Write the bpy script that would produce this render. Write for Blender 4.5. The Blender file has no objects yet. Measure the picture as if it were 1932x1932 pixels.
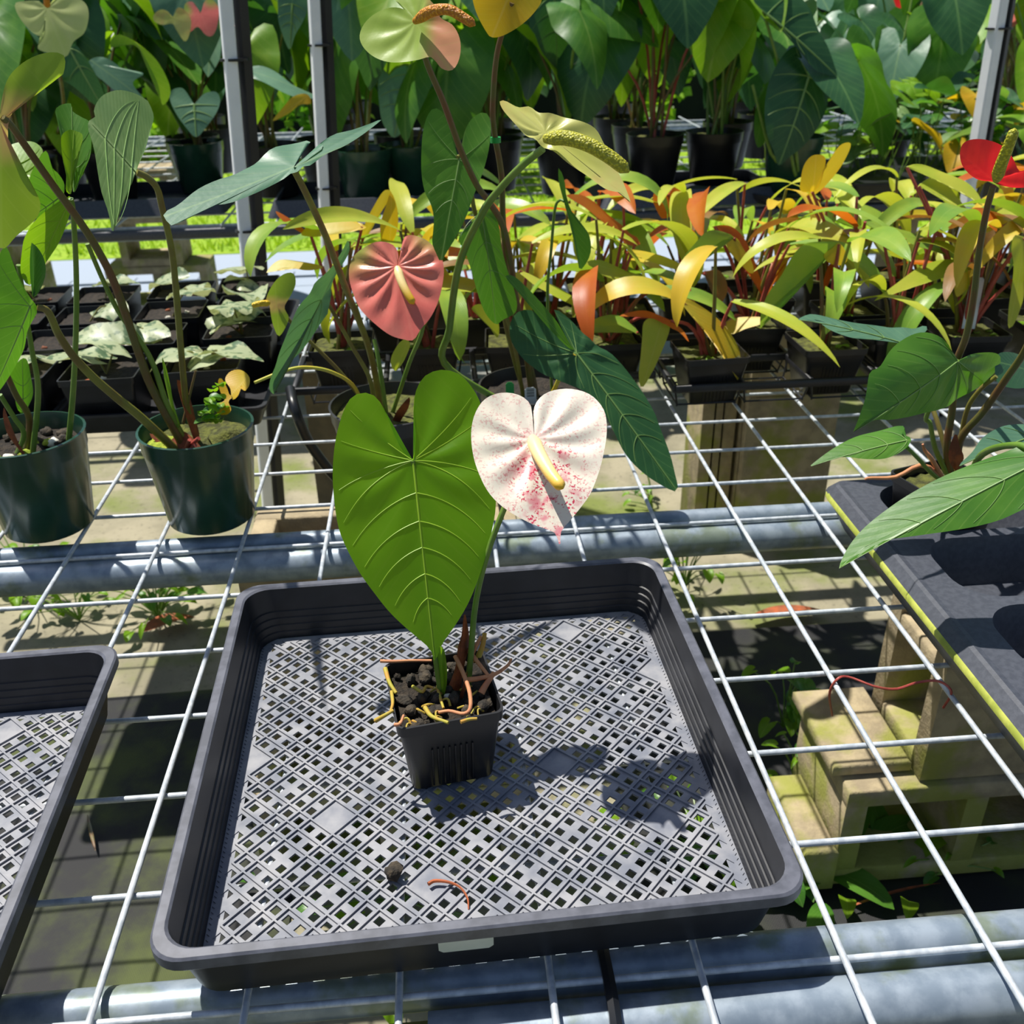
import bpy, math, random
from mathutils import Vector, Matrix, noise
R = random.Random(11)
S = bpy.context.scene
COL = S.collection
pi = math.pi
ZB = .63                                   # height of the wire bench top above the ground

# ---------------------------------------------------------------- camera
FPX, YAW, PIT, ROL = 1812.69, .0710415, .503411, -.0213637
CC = Vector((-.147998, -.407801, .578759 + ZB))
_f = Vector((math.sin(YAW)*math.cos(PIT), math.cos(YAW)*math.cos(PIT), -math.sin(PIT)))
_r = Vector((math.cos(YAW), -math.sin(YAW), 0)); _u = _r.cross(_f)
CR_ = _r*math.cos(ROL) + _u*math.sin(ROL); CU = _u*math.cos(ROL) - _r*math.sin(ROL)
cam = bpy.data.cameras.new('camera'); co = bpy.data.objects.new('camera', cam); COL.objects.link(co)
m = Matrix((CR_, CU, -_f)).transposed().to_4x4(); m.translation = CC; co.matrix_world = m
cam.sensor_width = 36; cam.lens = FPX/1932*36; cam.clip_start = .01; cam.clip_end = 200
cam.dof.use_dof = True; cam.dof.focus_distance = .75; cam.dof.aperture_fstop = 14
S.camera = co
# ---------------------------------------------------------------- light
w = bpy.data.worlds.new('sky'); S.world = w; w.use_nodes = True
nt = w.node_tree; bg = nt.nodes['Background']
sky = nt.nodes.new('ShaderNodeTexSky'); sky.sky_type = 'NISHITA'; sky.sun_disc = False
SUN = Vector((.33, -.30, -1)).normalized()
sky.sun_elevation = math.asin(-SUN.z); sky.sun_rotation = math.atan2(-SUN.x, -SUN.y)
nt.links.new(sky.outputs[0], bg.inputs[0]); bg.inputs[1].default_value = .095
sl = bpy.data.lights.new('sun', 'SUN'); sl.energy = 6.4; sl.angle = .012; sl.color = (1, .96, .88)
so = bpy.data.objects.new('sun', sl); COL.objects.link(so)
so.rotation_euler = SUN.to_track_quat('-Z', 'Y').to_euler(); so.location = (0, 0, 6)
S.view_settings.view_transform = 'Standard'; S.view_settings.look = 'None'
S.view_settings.exposure = 0; S.view_settings.gamma = 1; S.view_settings.use_curve_mapping = False

# ---------------------------------------------------------------- helpers
def ray(px, py): return _f + CR_*((px-966)/FPX) - CU*((py-966)/FPX)
def W(px, py, y):                          # point seen at a pixel, at depth y
    d = ray(px, py); return CC + d*((y-CC.y)/d.y)
def H(px, py, z):                          # point seen at a pixel, z above the bench top
    d = ray(px, py); return CC + d*((z+ZB-CC.z)/d.z)
CROP = {'A': (0, 0, .36232), 'B': (600, 0, .36232), 'C': (1232, 0, .36232), 'D': (0, 560, .36232), 'E': (600, 640, .36232),
        'G': (1232, 560, .36232), 'K': (0, 420, .28986), 'M': (960, 360, .2588), 'Q': (0, 0, .24845), 'N': (1100, 0, .24845),
        'O': (1450, 0, .24948), 'F': (0, 0, 1), 'P': (600, 1150, .2588)}
def cv(k, pts):
    ox, oy, s = CROP[k]
    return [(ox+p[0]*s, oy+p[1]*s) for p in pts]
def lin(c):
    c = [x/255 for x in c]
    return tuple(x/12.92 if x <= .04045 else ((x+.055)/1.055)**2.4 for x in c) + (1,)
def link(o): COL.objects.link(o); return o
def thing(name, label, cat, loc=(0, 0, 0), group=None, rotz=0):
    o = link(bpy.data.objects.new(name, None)); o.location = loc; o.rotation_euler = (0, 0, rotz)
    o.empty_display_size = .02
    o['label'] = label; o['category'] = cat
    if group: o['group'] = group
    return o
def tag(o, label, cat, group=None):
    o['label'] = label; o['category'] = cat
    if group: o['group'] = group
    return o
def mk(name, v, f, mat, uv=None, smooth=True):
    me = bpy.data.meshes.new(name); me.from_pydata([tuple(p) for p in v], [], f)
    if mat: me.materials.append(mat)
    if smooth: me.polygons.foreach_set('use_smooth', [True]*len(me.polygons))
    if uv:
        ul = me.uv_layers.new(name='leaf'); idx = [0]*len(me.loops); me.loops.foreach_get('vertex_index', idx)
        flat = []
        for i in idx: flat += [uv[i][0], uv[i][1]]
        ul.data.foreach_set('uv', flat)
    me.update()
    if smooth and not uv: me.set_sharp_from_angle(angle=math.radians(58))
    return me
def obj(name, me, parent=None):
    o = link(bpy.data.objects.new(name, me)); o.parent = parent; return o
def base(root):
    p = Vector((0, 0, 0))
    while root: p += Vector(root.location); root = root.parent
    return p
def wp(name, v, f, mat, root=None, uv=None, smooth=True):   # world-space vertices -> a part of an unrotated thing
    b = base(root)
    return obj(name, mk(name, [Vector(p)-b for p in v], f, mat, uv, smooth), root)
def cat(a, b):                                              # joins two vertex/face lists
    n = len(a[0]); a[0].extend(b[0]); a[1].extend([tuple(i+n for i in q) for q in b[1]]); return a
def copy_tree(o, parent=None):
    c = o.copy(); link(c); c.parent = parent
    for ch in list(o.children): copy_tree(ch, c)
    return c
def box(x0, x1, y0, y1, z0, z1, bev=0):
    if bev:
        rings = []
        for z, i in ((z0, bev), (z0+bev, 0), (z1-bev, 0), (z1, bev)):
            rings.append([(x0+i, y0+i, z), (x1-i, y0+i, z), (x1-i, y1-i, z), (x0+i, y1-i, z)])
        return loft(rings, True, True)
    v = [(x, y, z) for z in (z0, z1) for x, y in ((x0, y0), (x1, y0), (x1, y1), (x0, y1))]
    return v, [(3, 2, 1, 0), (4, 5, 6, 7), (0, 1, 5, 4), (1, 2, 6, 5), (2, 3, 7, 6), (3, 0, 4, 7)]
def loft(rings, cap0=False, cap1=False):
    v = []; f = []; n = len(rings[0])
    for r_ in rings: v += [tuple(p) for p in r_]
    for i in range(len(rings)-1):
        for j in range(n):
            a = i*n+j; b = i*n+(j+1) % n
            f.append((a, b, b+n, a+n))
    if cap0: f.append(tuple(reversed(range(n))))
    if cap1: f.append(tuple(range(len(v)-n, len(v))))
    return v, f
def rsq(hx, hy, r, z, n=5, cx=0, cy=0):                     # rounded rectangle ring
    o = []
    for k, (sx, sy) in enumerate(((1, 1), (-1, 1), (-1, -1), (1, -1))):
        for i in range(n+1):
            a = k*pi/2 + i/n*pi/2
            o.append((cx+sx*(hx-r)+r*math.cos(a), cy+sy*(hy-r)+r*math.sin(a), z))
    return o
def circ(r, z, n=32, cx=0, cy=0): return [(cx+r*math.cos(2*pi*i/n), cy+r*math.sin(2*pi*i/n), z) for i in range(n)]
def spline(pts, n):
    pts = [Vector(p) for p in pts]; out = []
    P = [pts[0]*2-pts[1]] + pts + [pts[-1]*2-pts[-2]]
    segs = len(pts)-1
    for i in range(n):
        t = i/(n-1)*segs; k = min(int(t), segs-1); t -= k
        a, b, c, d = P[k:k+4]
        out.append(.5*((2*b)+(c-a)*t+(2*a-5*b+4*c-d)*t*t+(3*b-a-3*c+d)*t**3))
    return out
def tube(pts, r0, r1=None, seg=None, n=8, prof=None, cap=True):
    if r1 is None: r1 = r0
    seg = seg or max(2, len(pts)*3)
    P = spline(pts, seg) if len(pts) > 2 or seg > 2 else [Vector(p) for p in pts]
    rings = []; t0 = (P[1]-P[0]).normalized()
    up = Vector((0, 0, 1)) if abs(t0.z) < .9 else Vector((1, 0, 0))
    a = t0.cross(up).normalized()
    for i, p in enumerate(P):
        t = (P[min(i+1, len(P)-1)]-P[max(i-1, 0)]).normalized()
        a = (a-t*a.dot(t)).normalized(); b = t.cross(a)
        s = i/(len(P)-1); r = r0+(r1-r0)*s
        if prof: r *= prof(s)
        rings.append([p+a*(r*math.cos(2*pi*k/n))+b*(r*math.sin(2*pi*k/n)) for k in range(n)])
    return loft(rings, cap, cap)
def rot(vf, a, c=(0, 0, 0)):
    ca, sa = math.cos(a), math.sin(a)
    return [(c[0]+x*ca-y*sa, c[1]+x*sa+y*ca, c[2]+z) for x, y, z in vf[0]], vf[1]

# ---------------------------------------------------------------- materials
class N:
    def __init__(s, name):
        s.m = bpy.data.materials.new(name); s.m.use_nodes = True; s.t = s.m.node_tree
        s.p = s.t.nodes['Principled BSDF']; s.o = s.t.nodes['Material Output']
    def n(s, t, **k):
        x = s.t.nodes.new('ShaderNode'+t)
        for a, b in k.items(): setattr(x, a, b)
        return x
    def l(s, a, b): s.t.links.new(a, b)
    def v(s, op, a, b=None, c=None, clamp=False):
        x = s.n('Math', operation=op); x.use_clamp = clamp
        for i, q in enumerate((a, b, c)):
            if q is None: continue
            if isinstance(q, (int, float)): x.inputs[i].default_value = q
            else: s.l(q, x.inputs[i])
        return x.outputs[0]
    def mix(s, fac, a, b, mode='MIX'):
        x = s.n('Mix', data_type='RGBA', blend_type=mode)
        if isinstance(fac, (int, float)): x.inputs[0].default_value = fac
        else: s.l(fac, x.inputs[0])
        for i, q in ((6, a), (7, b)):
            if isinstance(q, tuple): x.inputs[i].default_value = q
            else: s.l(q, x.inputs[i])
        return x.outputs[2]
    def noise(s, scale, detail=3, src='Object', rough=.55, vec=None):
        if vec is None: vec = s.n('TexCoord').outputs[src]
        x = s.n('TexNoise'); x.inputs['Scale'].default_value = scale; x.inputs['Detail'].default_value = detail
        x.inputs['Roughness'].default_value = rough; s.l(vec, x.inputs['Vector']); return x.outputs[0]
    def ramp(s, fac, a, b):
        x = s.n('MapRange'); x.interpolation_type = 'SMOOTHSTEP'; x.inputs[1].default_value = a; x.inputs[2].default_value = b
        s.l(fac, x.inputs[0]); return x.outputs[0]
    def bump(s, h, st=.3, d=.002):
        x = s.n('Bump'); x.inputs['Strength'].default_value = st; x.inputs['Distance'].default_value = d
        s.l(h, x.inputs['Height']); s.l(x.outputs[0], s.p.inputs['Normal']); return x.outputs[0]
    def fin(s, col, rough=.5, metal=0, spec=.5):
        if isinstance(col, tuple): s.p.inputs['Base Color'].default_value = col
        else: s.l(col, s.p.inputs['Base Color'])
        s.p.inputs['Roughness'].default_value = rough; s.p.inputs['Metallic'].default_value = metal
        s.p.inputs['Specular IOR Level'].default_value = spec
        return s.m
def plain(name, c, c2=None, sc=20, rough=.5, metal=0, spec=.5, bs=0, bd=.002, src='Object', lo=.35, hi=.65):
    n = N(name); fac = n.ramp(n.noise(sc, 4, src), lo, hi)
    col = n.mix(fac, lin(c), lin(c2 or tuple(x*.8 for x in c)))
    if bs: n.bump(n.noise(sc*3, 4, src), bs, bd)
    return n.fin(col, rough, metal, spec)
def leafmat(name, c, c2, vein, trans=.35, rough=.34, k=9, tcol=None, spec=.45, vs=.55, extra=None, sc=14, slope=.5):
    n = N(name); uv = n.n('UVMap').outputs[0]
    sp = n.n('SeparateXYZ'); n.l(uv, sp.inputs[0]); ax = n.v('ABSOLUTE', sp.outputs[0]); y = sp.outputs[1]
    s = n.v('MULTIPLY', n.v('SUBTRACT', y, n.v('MULTIPLY', n.v('POWER', ax, .8), slope)), k)
    fr = n.v('ABSOLUTE', n.v('SUBTRACT', n.v('FRACT', n.v('ADD', s, 20)), .5))
    lat = n.v('SUBTRACT', 1, n.ramp(fr, .015, .09))
    lat = n.v('MULTIPLY', lat, n.v('SUBTRACT', 1, n.ramp(ax, .55, .95)))
    mid = n.v('SUBTRACT', 1, n.ramp(ax, .012, .05))
    vm = n.v('MAXIMUM', n.v('MULTIPLY', lat, .45), mid)
    vm = n.v('MULTIPLY', vm, vs)
    fac = n.ramp(n.noise(sc, 4, 'Object'), .35, .68)
    col = n.mix(fac, lin(c), lin(c2))
    if extra: col = extra(n, col, sp.outputs[0], y, ax)
    col = n.mix(vm, col, lin(vein))
    nb = n.bump(n.v('ADD', n.v('MULTIPLY', fr, .16), n.v('MULTIPLY', n.noise(60, 3, 'Object'), .35)), .35, .0022)
    n.fin(col, rough, 0, spec)
    tr = n.n('BsdfTranslucent')
    tc = n.mix(.5 if tcol else .25, col, lin(tcol or (205, 225, 40)))
    n.l(tc, tr.inputs[0])
    ms = n.n('MixShader'); ms.inputs[0].default_value = trans
    n.l(n.p.outputs[0], ms.inputs[1]); n.l(tr.outputs[0], ms.inputs[2]); n.l(ms.outputs[0], n.o.inputs[0])
    return n.m
M = {}
M['hero'] = leafmat('leaf_fresh_green', (100, 156, 20), (118, 170, 28), (190, 205, 90), .66, .36, 7, (185, 240, 20), vs=.12, sc=8)
M['dark'] = leafmat('leaf_dark_green', (42, 80, 50), (56, 98, 58), (120, 160, 90), .22, .32, 9, (110, 190, 20), vs=.4)
M['blue'] = leafmat('leaf_blue_green', (84, 124, 100), (98, 138, 110), (150, 180, 120), .22, .36, 8, (120, 190, 30), vs=.35)
M['mid'] = leafmat('leaf_mid_green', (66, 116, 40), (88, 136, 46), (150, 180, 90), .34, .36, 8, (130, 205, 10), vs=.4)
M['lime'] = leafmat('leaf_lime_green', (112, 162, 30), (138, 176, 40), (190, 205, 110), .45, .4, 8, (170, 220, 10), vs=.4)
M['pale'] = leafmat('leaf_pale_green', (110, 142, 84), (128, 156, 96), (180, 200, 140), .3, .42, 11, (150, 200, 50), vs=.6)
M['strap_lime'] = leafmat('strap_leaf_lime', (172, 190, 58), (196, 198, 72), (205, 205, 110), .35, .38, 16, (210, 220, 20), vs=.35)
M['strap_green'] = leafmat('strap_leaf_green', (118, 162, 60), (156, 182, 66), (175, 195, 95), .35, .36, 16, (170, 215, 20), vs=.35)
M['strap_yellow'] = leafmat('strap_leaf_yellow', (222, 184, 50), (206, 192, 60), (225, 195, 90), .35, .4, 16, (245, 210, 20), vs=.35)
M['strap_orange'] = leafmat('strap_leaf_orange', (196, 92, 30), (206, 122, 40), (215, 110, 50), .4, .42, 16, (250, 130, 10), vs=.35)
M['strap_bronze'] = leafmat('strap_leaf_bronze', (120, 98, 52), (150, 108, 60), (170, 110, 70), .25, .45, 16, (220, 140, 30), vs=.35)
M['yellow'] = leafmat('leaf_yellow', (220, 170, 30), (205, 180, 40), (225, 190, 90), .45, .45, 7, (250, 210, 10))
def silv(n, col, x, y, ax):
    return n.mix(n.ramp(n.noise(55, 3, 'Object'), .5, .58), col, lin((92, 120, 86)))
M['silver'] = leafmat('leaf_silver_mottled', (176, 188, 148), (190, 196, 150), (150, 170, 110), .3, .4, 6, (210, 215, 120), vs=.3, extra=silv)
# flower spathes
def x_white(n, col, x, y, ax):
    sp = n.ramp(n.noise(520, 2, 'Object'), .52, .60)
    big = n.ramp(n.noise(110, 4, 'Object'), .40, .56)
    d = n.v('MULTIPLY', n.v('SUBTRACT', 1, n.ramp(ax, .12, .70)), n.ramp(y, -.2, .3))
    f = n.v('MULTIPLY', sp, n.v('MULTIPLY', big, n.v('ADD', n.v('MULTIPLY', d, .9), .35)), clamp=True)
    sm = n.v('MULTIPLY', n.v('MULTIPLY', n.ramp(n.noise(75, 3, 'Object'), .48, .64), d), .8)
    col = n.mix(sm, col, lin((226, 110, 134)))
    col = n.mix(f, col, lin((208, 40, 84)))
    return n.mix(n.v('MULTIPLY', n.ramp(y, .76, 1.0), .55), col, lin((228, 120, 135)))
M['sp_white'] = leafmat('spathe_white_pink_specks', (243, 234, 218), (236, 226, 206), (245, 236, 222), .2, .35, 5, (250, 235, 215), vs=.1, extra=x_white)
def x_pink(n, col, x, y, ax):
    g = n.v('MULTIPLY', n.v('SUBTRACT', 1, n.ramp(y, -.42, .12)), n.ramp(n.v('ADD', ax, n.v('MULTIPLY', n.noise(18), .5)), .45, .95))
    return n.mix(g, col, lin((165, 185, 80)))
M['sp_pink'] = leafmat('spathe_coral_pink', (224, 112, 104), (232, 140, 124), (238, 150, 130), .25, .3, 6, (245, 140, 110), vs=.2, extra=x_pink)
def x_obake(n, col, x, y, ax):
    g = n.ramp(n.v('ADD', n.v('SUBTRACT', n.v('MULTIPLY', y, .9), n.v('MULTIPLY', x, .9)), n.v('MULTIPLY', n.noise(16), .4)), .3, .75)
    return n.mix(g, col, lin((222, 150, 120)))
M['sp_green'] = leafmat('spathe_green_blush', (150, 184, 70), (168, 192, 92), (190, 205, 110), .35, .34, 5, (200, 225, 40), vs=.2, extra=x_obake)
def x_greenyel(n, col, x, y, ax):
    return n.mix(n.v('MULTIPLY', n.ramp(n.noise(22), .45, .7), .55), col, lin((220, 160, 110)))
M['sp_yel'] = leafmat('spathe_yellow_green', (206, 210, 108), (214, 212, 128), (225, 220, 150), .35, .3, 5, (235, 225, 80), vs=.2, extra=x_greenyel)
def x_var(n, col, x, y, ax):
    return n.mix(n.v('SUBTRACT', 1, n.ramp(n.v('ADD', n.v('ABSOLUTE', n.v('SUBTRACT', y, .05)), n.v('MULTIPLY', n.noise(20), .3)), .2, .5)), col, lin((238, 165, 130)))
M['sp_var'] = leafmat('spathe_green_coral', (112, 146, 48), (134, 162, 62), (180, 195, 110), .5, .36, 5, (190, 220, 40), vs=.2, extra=x_var)
M['sp_red'] = leafmat('spathe_red', (212, 26, 34), (222, 50, 36), (232, 60, 50), .2, .25, 5, (255, 60, 40), vs=.2)
M['sp_pale'] = leafmat('spathe_pale_green', (190, 208, 128), (205, 214, 150), (220, 224, 170), .55, .35, 5, (220, 230, 110), vs=.2)
def stemmat(n_, c, c2, sc=30): return plain(n_, c, c2, sc, .42, bs=.15)
M['st_green'] = stemmat('stalk_green', (92, 128, 44), (112, 140, 56))
M['st_olive'] = stemmat('stalk_olive', (122, 124, 48), (110, 96, 44))
M['st_brown'] = stemmat('stalk_brown', (108, 72, 44), (92, 92, 44))
M['st_red'] = stemmat('stalk_red', (150, 58, 54), (176, 84, 72))
M['st_yel'] = stemmat('stalk_yellow', (206, 178, 50), (190, 190, 70))
M['vein'] = plain('leaf_vein', (150, 186, 44), (136, 174, 40), 30, .5)
M['veind'] = plain('leaf_vein_dark', (124, 158, 84), (112, 148, 78), 30, .5)
def spadmat(nm, a, b, grad=None):
    n = N(nm); vo = n.n('TexVoronoi'); vo.inputs['Scale'].default_value = 420; n.l(n.n('TexCoord').outputs['Object'], vo.inputs[0])
    n.bump(n.v('SUBTRACT', 1, vo.outputs[0]), .8, .0015)
    col = n.mix(n.ramp(vo.outputs[0], .1, .7), lin(a), lin(b))
    if grad: col = n.mix(n.ramp(n.n('UVMap').outputs[0], 0, 1), col, col)
    return n.fin(col, .5)
M['spad_y'] = spadmat('spadix_yellow', (240, 205, 60), (225, 180, 40))
M['spad_c'] = spadmat('spadix_cream', (250, 220, 130), (240, 190, 60))
def spad_smooth():
    n = N('spadix_cream_to_yellow'); sp = n.n('SeparateXYZ'); n.l(n.n('TexCoord').outputs['Generated'], sp.inputs[0])
    col = n.mix(n.ramp(sp.outputs[2], .15, .75), lin((238, 186, 30)), lin((252, 226, 160)))
    n.bump(n.noise(900, 2), .25, .0006); return n.fin(col, .4)
M['spad_c'] = spad_smooth()
M['spad_o'] = spadmat('spadix_orange', (215, 150, 20), (180, 110, 14))
M['spad_g'] = spadmat('spadix_green_yellow', (200, 195, 40), (150, 150, 30))
M['plastic'] = plain('black_plastic', (29, 30, 34), (38, 39, 44), 30, .42, spec=.5)
M['rim'] = plain('sunlit_tone_black_plastic', (96, 98, 108), (76, 78, 87), 60, .42, spec=.55)  # same black plastic, sunlight on the rim top put into the colour
M['floorp'] = plain('dusty_sheen_black_mesh_plastic', (112, 116, 127), (152, 152, 156), 34, .5, spec=.4, lo=.3, hi=.7, bs=.2, bd=.0008)  # grey holds both dust and the sunlit sheen of the black mesh
M['carrier'] = plain('charcoal_carrier_plastic', (62, 65, 74), (72, 75, 84), 180, .5, spec=.5, bs=.25, bd=.0004)
M['potblack'] = plain('black_pot_plastic', (26, 26, 28), (34, 34, 36), 20, .38)
M['potgreen'] = plain('dark_green_pot_plastic', (28, 62, 48), (34, 72, 54), 14, .25, spec=.6)
M['galv'] = plain('galvanised_wire', (206, 212, 218), (172, 180, 188), 90, .42, .12, bs=.3, bd=.0006)
def galvpipe():
    n = N('galvanised_pipe_mossy'); a = n.mix(n.ramp(n.noise(45, 5), .35, .65), lin((158, 170, 182)), lin((128, 142, 156)))
    g = n.n('NewGeometry'); sp = n.n('SeparateXYZ'); n.l(g.outputs['Position'], sp.inputs[0])
    mo = n.ramp(n.noise(16, 5), .54, .66)
    col = n.mix(n.v('MULTIPLY', mo, .55), a, lin((104, 116, 40)))
    n.bump(n.noise(120, 3), .2, .0006)
    return n.fin(col, .4, .3)
M['pipe'] = galvpipe()
M['mosspipe'] = plain('moss_covered_rail', (92, 104, 34), (120, 126, 70), 26, .8, bs=.3)
def concrete():
    n = N('mossy_concrete'); g = n.n('NewGeometry').outputs['Position']
    a = n.mix(n.ramp(n.noise(7, 5, vec=g), .35, .65), lin((132, 126, 104)), lin((156, 148, 124)))
    a = n.mix(n.ramp(n.noise(3.2, 5, vec=g), .46, .64), a, lin((112, 122, 58)))
    a = n.mix(n.v('MULTIPLY', n.ramp(n.noise(70, 4, vec=g), .55, .75), .5), a, lin((70, 66, 52)))
    sp = n.n('SeparateXYZ'); n.l(g, sp.inputs[0])
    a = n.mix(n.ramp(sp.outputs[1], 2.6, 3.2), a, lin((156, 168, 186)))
    n.bump(n.noise(60, 5, vec=g), .4, .004)
    return n.fin(a, .85)
M['concrete'] = concrete()
def blockmat():
    n = N('concrete_block_mossy'); g = n.n('NewGeometry').outputs['Position']
    a = n.mix(n.ramp(n.noise(30, 5, vec=g), .35, .65), lin((176, 160, 128)), lin((152, 138, 112)))
    sp = n.n('SeparateXYZ'); n.l(g, sp.inputs[0])
    mo = n.v('MULTIPLY', n.ramp(n.v('ADD', n.noise(9, 5, vec=g), n.v('MULTIPLY', n.v('SUBTRACT', .3, sp.outputs[2]), .65)), .5, .68), .8)
    a = n.mix(mo, a, lin((138, 144, 48)))
    n.bump(n.noise(160, 4, vec=g), .5, .003)
    return n.fin(a, .9)
M['block'] = blockmat()
def matm():
    n = N('black_woven_weed_mat'); g = n.n('NewGeometry').outputs['Position']
    wv = n.n('TexWave'); wv.inputs['Scale'].default_value = 130; n.l(g, wv.inputs[0])
    a = n.mix(wv.outputs[1], lin((18, 18, 20)), lin((36, 36, 38)))
    sp = n.n('SeparateXYZ'); n.l(g, sp.inputs[0])
    lf = n.v('SUBTRACT', 1, n.ramp(sp.outputs[0], -.3, .25))
    a = n.mix(n.v('MULTIPLY', n.ramp(n.noise(7, 6, vec=g), .42, .68), n.v('ADD', n.v('MULTIPLY', lf, .6), .3)), a, lin((74, 84, 30)))
    n.bump(wv.outputs[1], .4, .001); return n.fin(a, .7)
M['mat'] = matm()
M['thread'] = plain('yellow_stitching', (196, 170, 60), (170, 150, 60), 40, .8)
M['soil'] = plain('dark_potting_soil', (32, 27, 22), (58, 49, 38), 160, .9, bs=.9, bd=.004)
M['soilm'] = plain('mossy_potting_soil', (58, 60, 26), (96, 100, 40), 90, .95, bs=.9, bd=.004)
M['moss'] = plain('bright_moss', (172, 184, 60), (130, 150, 40), 150, .95, bs=.9, bd=.003)
M['bark'] = plain('bark_chip', (40, 36, 30), (76, 66, 52), 110, .9, bs=.8, bd=.003)
M['root'] = plain('yellow_root', (190, 142, 58), (168, 160, 56), 90, .7)
M['rootp'] = plain('pinkish_root', (186, 120, 84), (204, 140, 96), 60, .7)
M['sheath'] = plain('rust_brown_sheath', (156, 78, 34), (110, 54, 26), 70, .7, bs=.4)
M['perl'] = plain('white_perlite', (226, 222, 210), (206, 200, 186), 90, .9)
M['label'] = plain('white_paper_label', (222, 226, 214), (208, 214, 200), 30, .6)
M['ink'] = plain('black_ink', (40, 42, 44), (50, 50, 52), 30, .7)
M['tagg'] = plain('green_plastic_tag', (24, 150, 66), (30, 160, 74), 20, .4)
M['tagw'] = plain('white_plastic_tag', (220, 226, 232), (205, 212, 220), 20, .4)
M['pvc'] = plain('grey_white_pipe', (246, 247, 250), (236, 238, 242), 14, .45)
M['postb'] = plain('black_post', (22, 22, 25), (30, 30, 33), 16, .5)
M['algae'] = plain('algae_stain', (182, 186, 84), (150, 160, 60), 60, .8)
M['dry'] = plain('dry_leaf_brown', (176, 92, 52), (130, 76, 48), 40, .8)
M['grass'] = leafmat('lawn_grass', (150, 190, 40), (176, 205, 60), (170, 200, 60), .35, .6, 3, (200, 230, 30), vs=.1)
M['wood'] = plain('grey_wood_post', (150, 134, 106), (124, 112, 92), 18, .85, bs=.4)
M['hose'] = plain('black_hose', (22, 24, 28), (30, 32, 36), 20, .35)

# ---------------------------------------------------------------- leaves
def closed(pts, n):
    P = [Vector((p[0], p[1], 0)) for p in pts]; k = len(P); dense = []
    for i in range(k):
        a, b, c, d = P[i-1], P[i], P[(i+1) % k], P[(i+2) % k]
        for j in range(6):
            t = j/6
            dense.append(.5*((2*b)+(c-a)*t+(2*a-5*b+4*c-d)*t*t+(3*b-a-3*c+d)*t**3))
    ln = [0]
    for i in range(len(dense)): ln.append(ln[-1]+(dense[(i+1) % len(dense)]-dense[i]).length)
    out = []; j = 0
    for i in range(n):
        s = i/n*ln[-1]
        while ln[j+1] < s: j += 1
        t = (s-ln[j])/max(1e-9, ln[j+1]-ln[j]); out.append(dense[j].lerp(dense[(j+1) % len(dense)], t))
    return [(p.x, p.y) for p in out]
def fan(outl, L, Wd, zf, rings=8):
    n = len(outl); v = [Vector((0, 0, 0))]; uv = [(0, 0)]; f = []
    v[0].z = zf(0, 0, 0, 0)
    for i in range(1, rings+1):
        t = (i/rings)**.85
        for x, y in outl:
            X, Y = x*t, y*t
            v.append(Vector((X, Y, zf(X/Wd, Y/L, t, math.atan2(x, y))))); uv.append((X/Wd, Y/L))
    for j in range(n): f.append((0, 1+j, 1+(j+1) % n))
    for i in range(rings-1):
        for j in range(n):
            a = 1+i*n+j; b = 1+i*n+(j+1) % n
            f.append((a, a+n, b+n, b))
    return v, f, uv
def zfun(L, bow=.1, cup=0, fold=0, wave=.01, wf=5, ph=0, quilt=0, qf=9):
    def z(x, y, r, th):
        a = -bow*y*abs(y)+cup*x*x+fold*abs(x)+wave*r*r*math.sin(wf*th+ph)
        if quilt: a += quilt*math.sin(qf*abs(th)-3.2*r+.6)*math.sin(pi*min(1, r**1.5*1.02))*min(1, abs(x)*4+.1)
        return a*L
    return z
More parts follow.
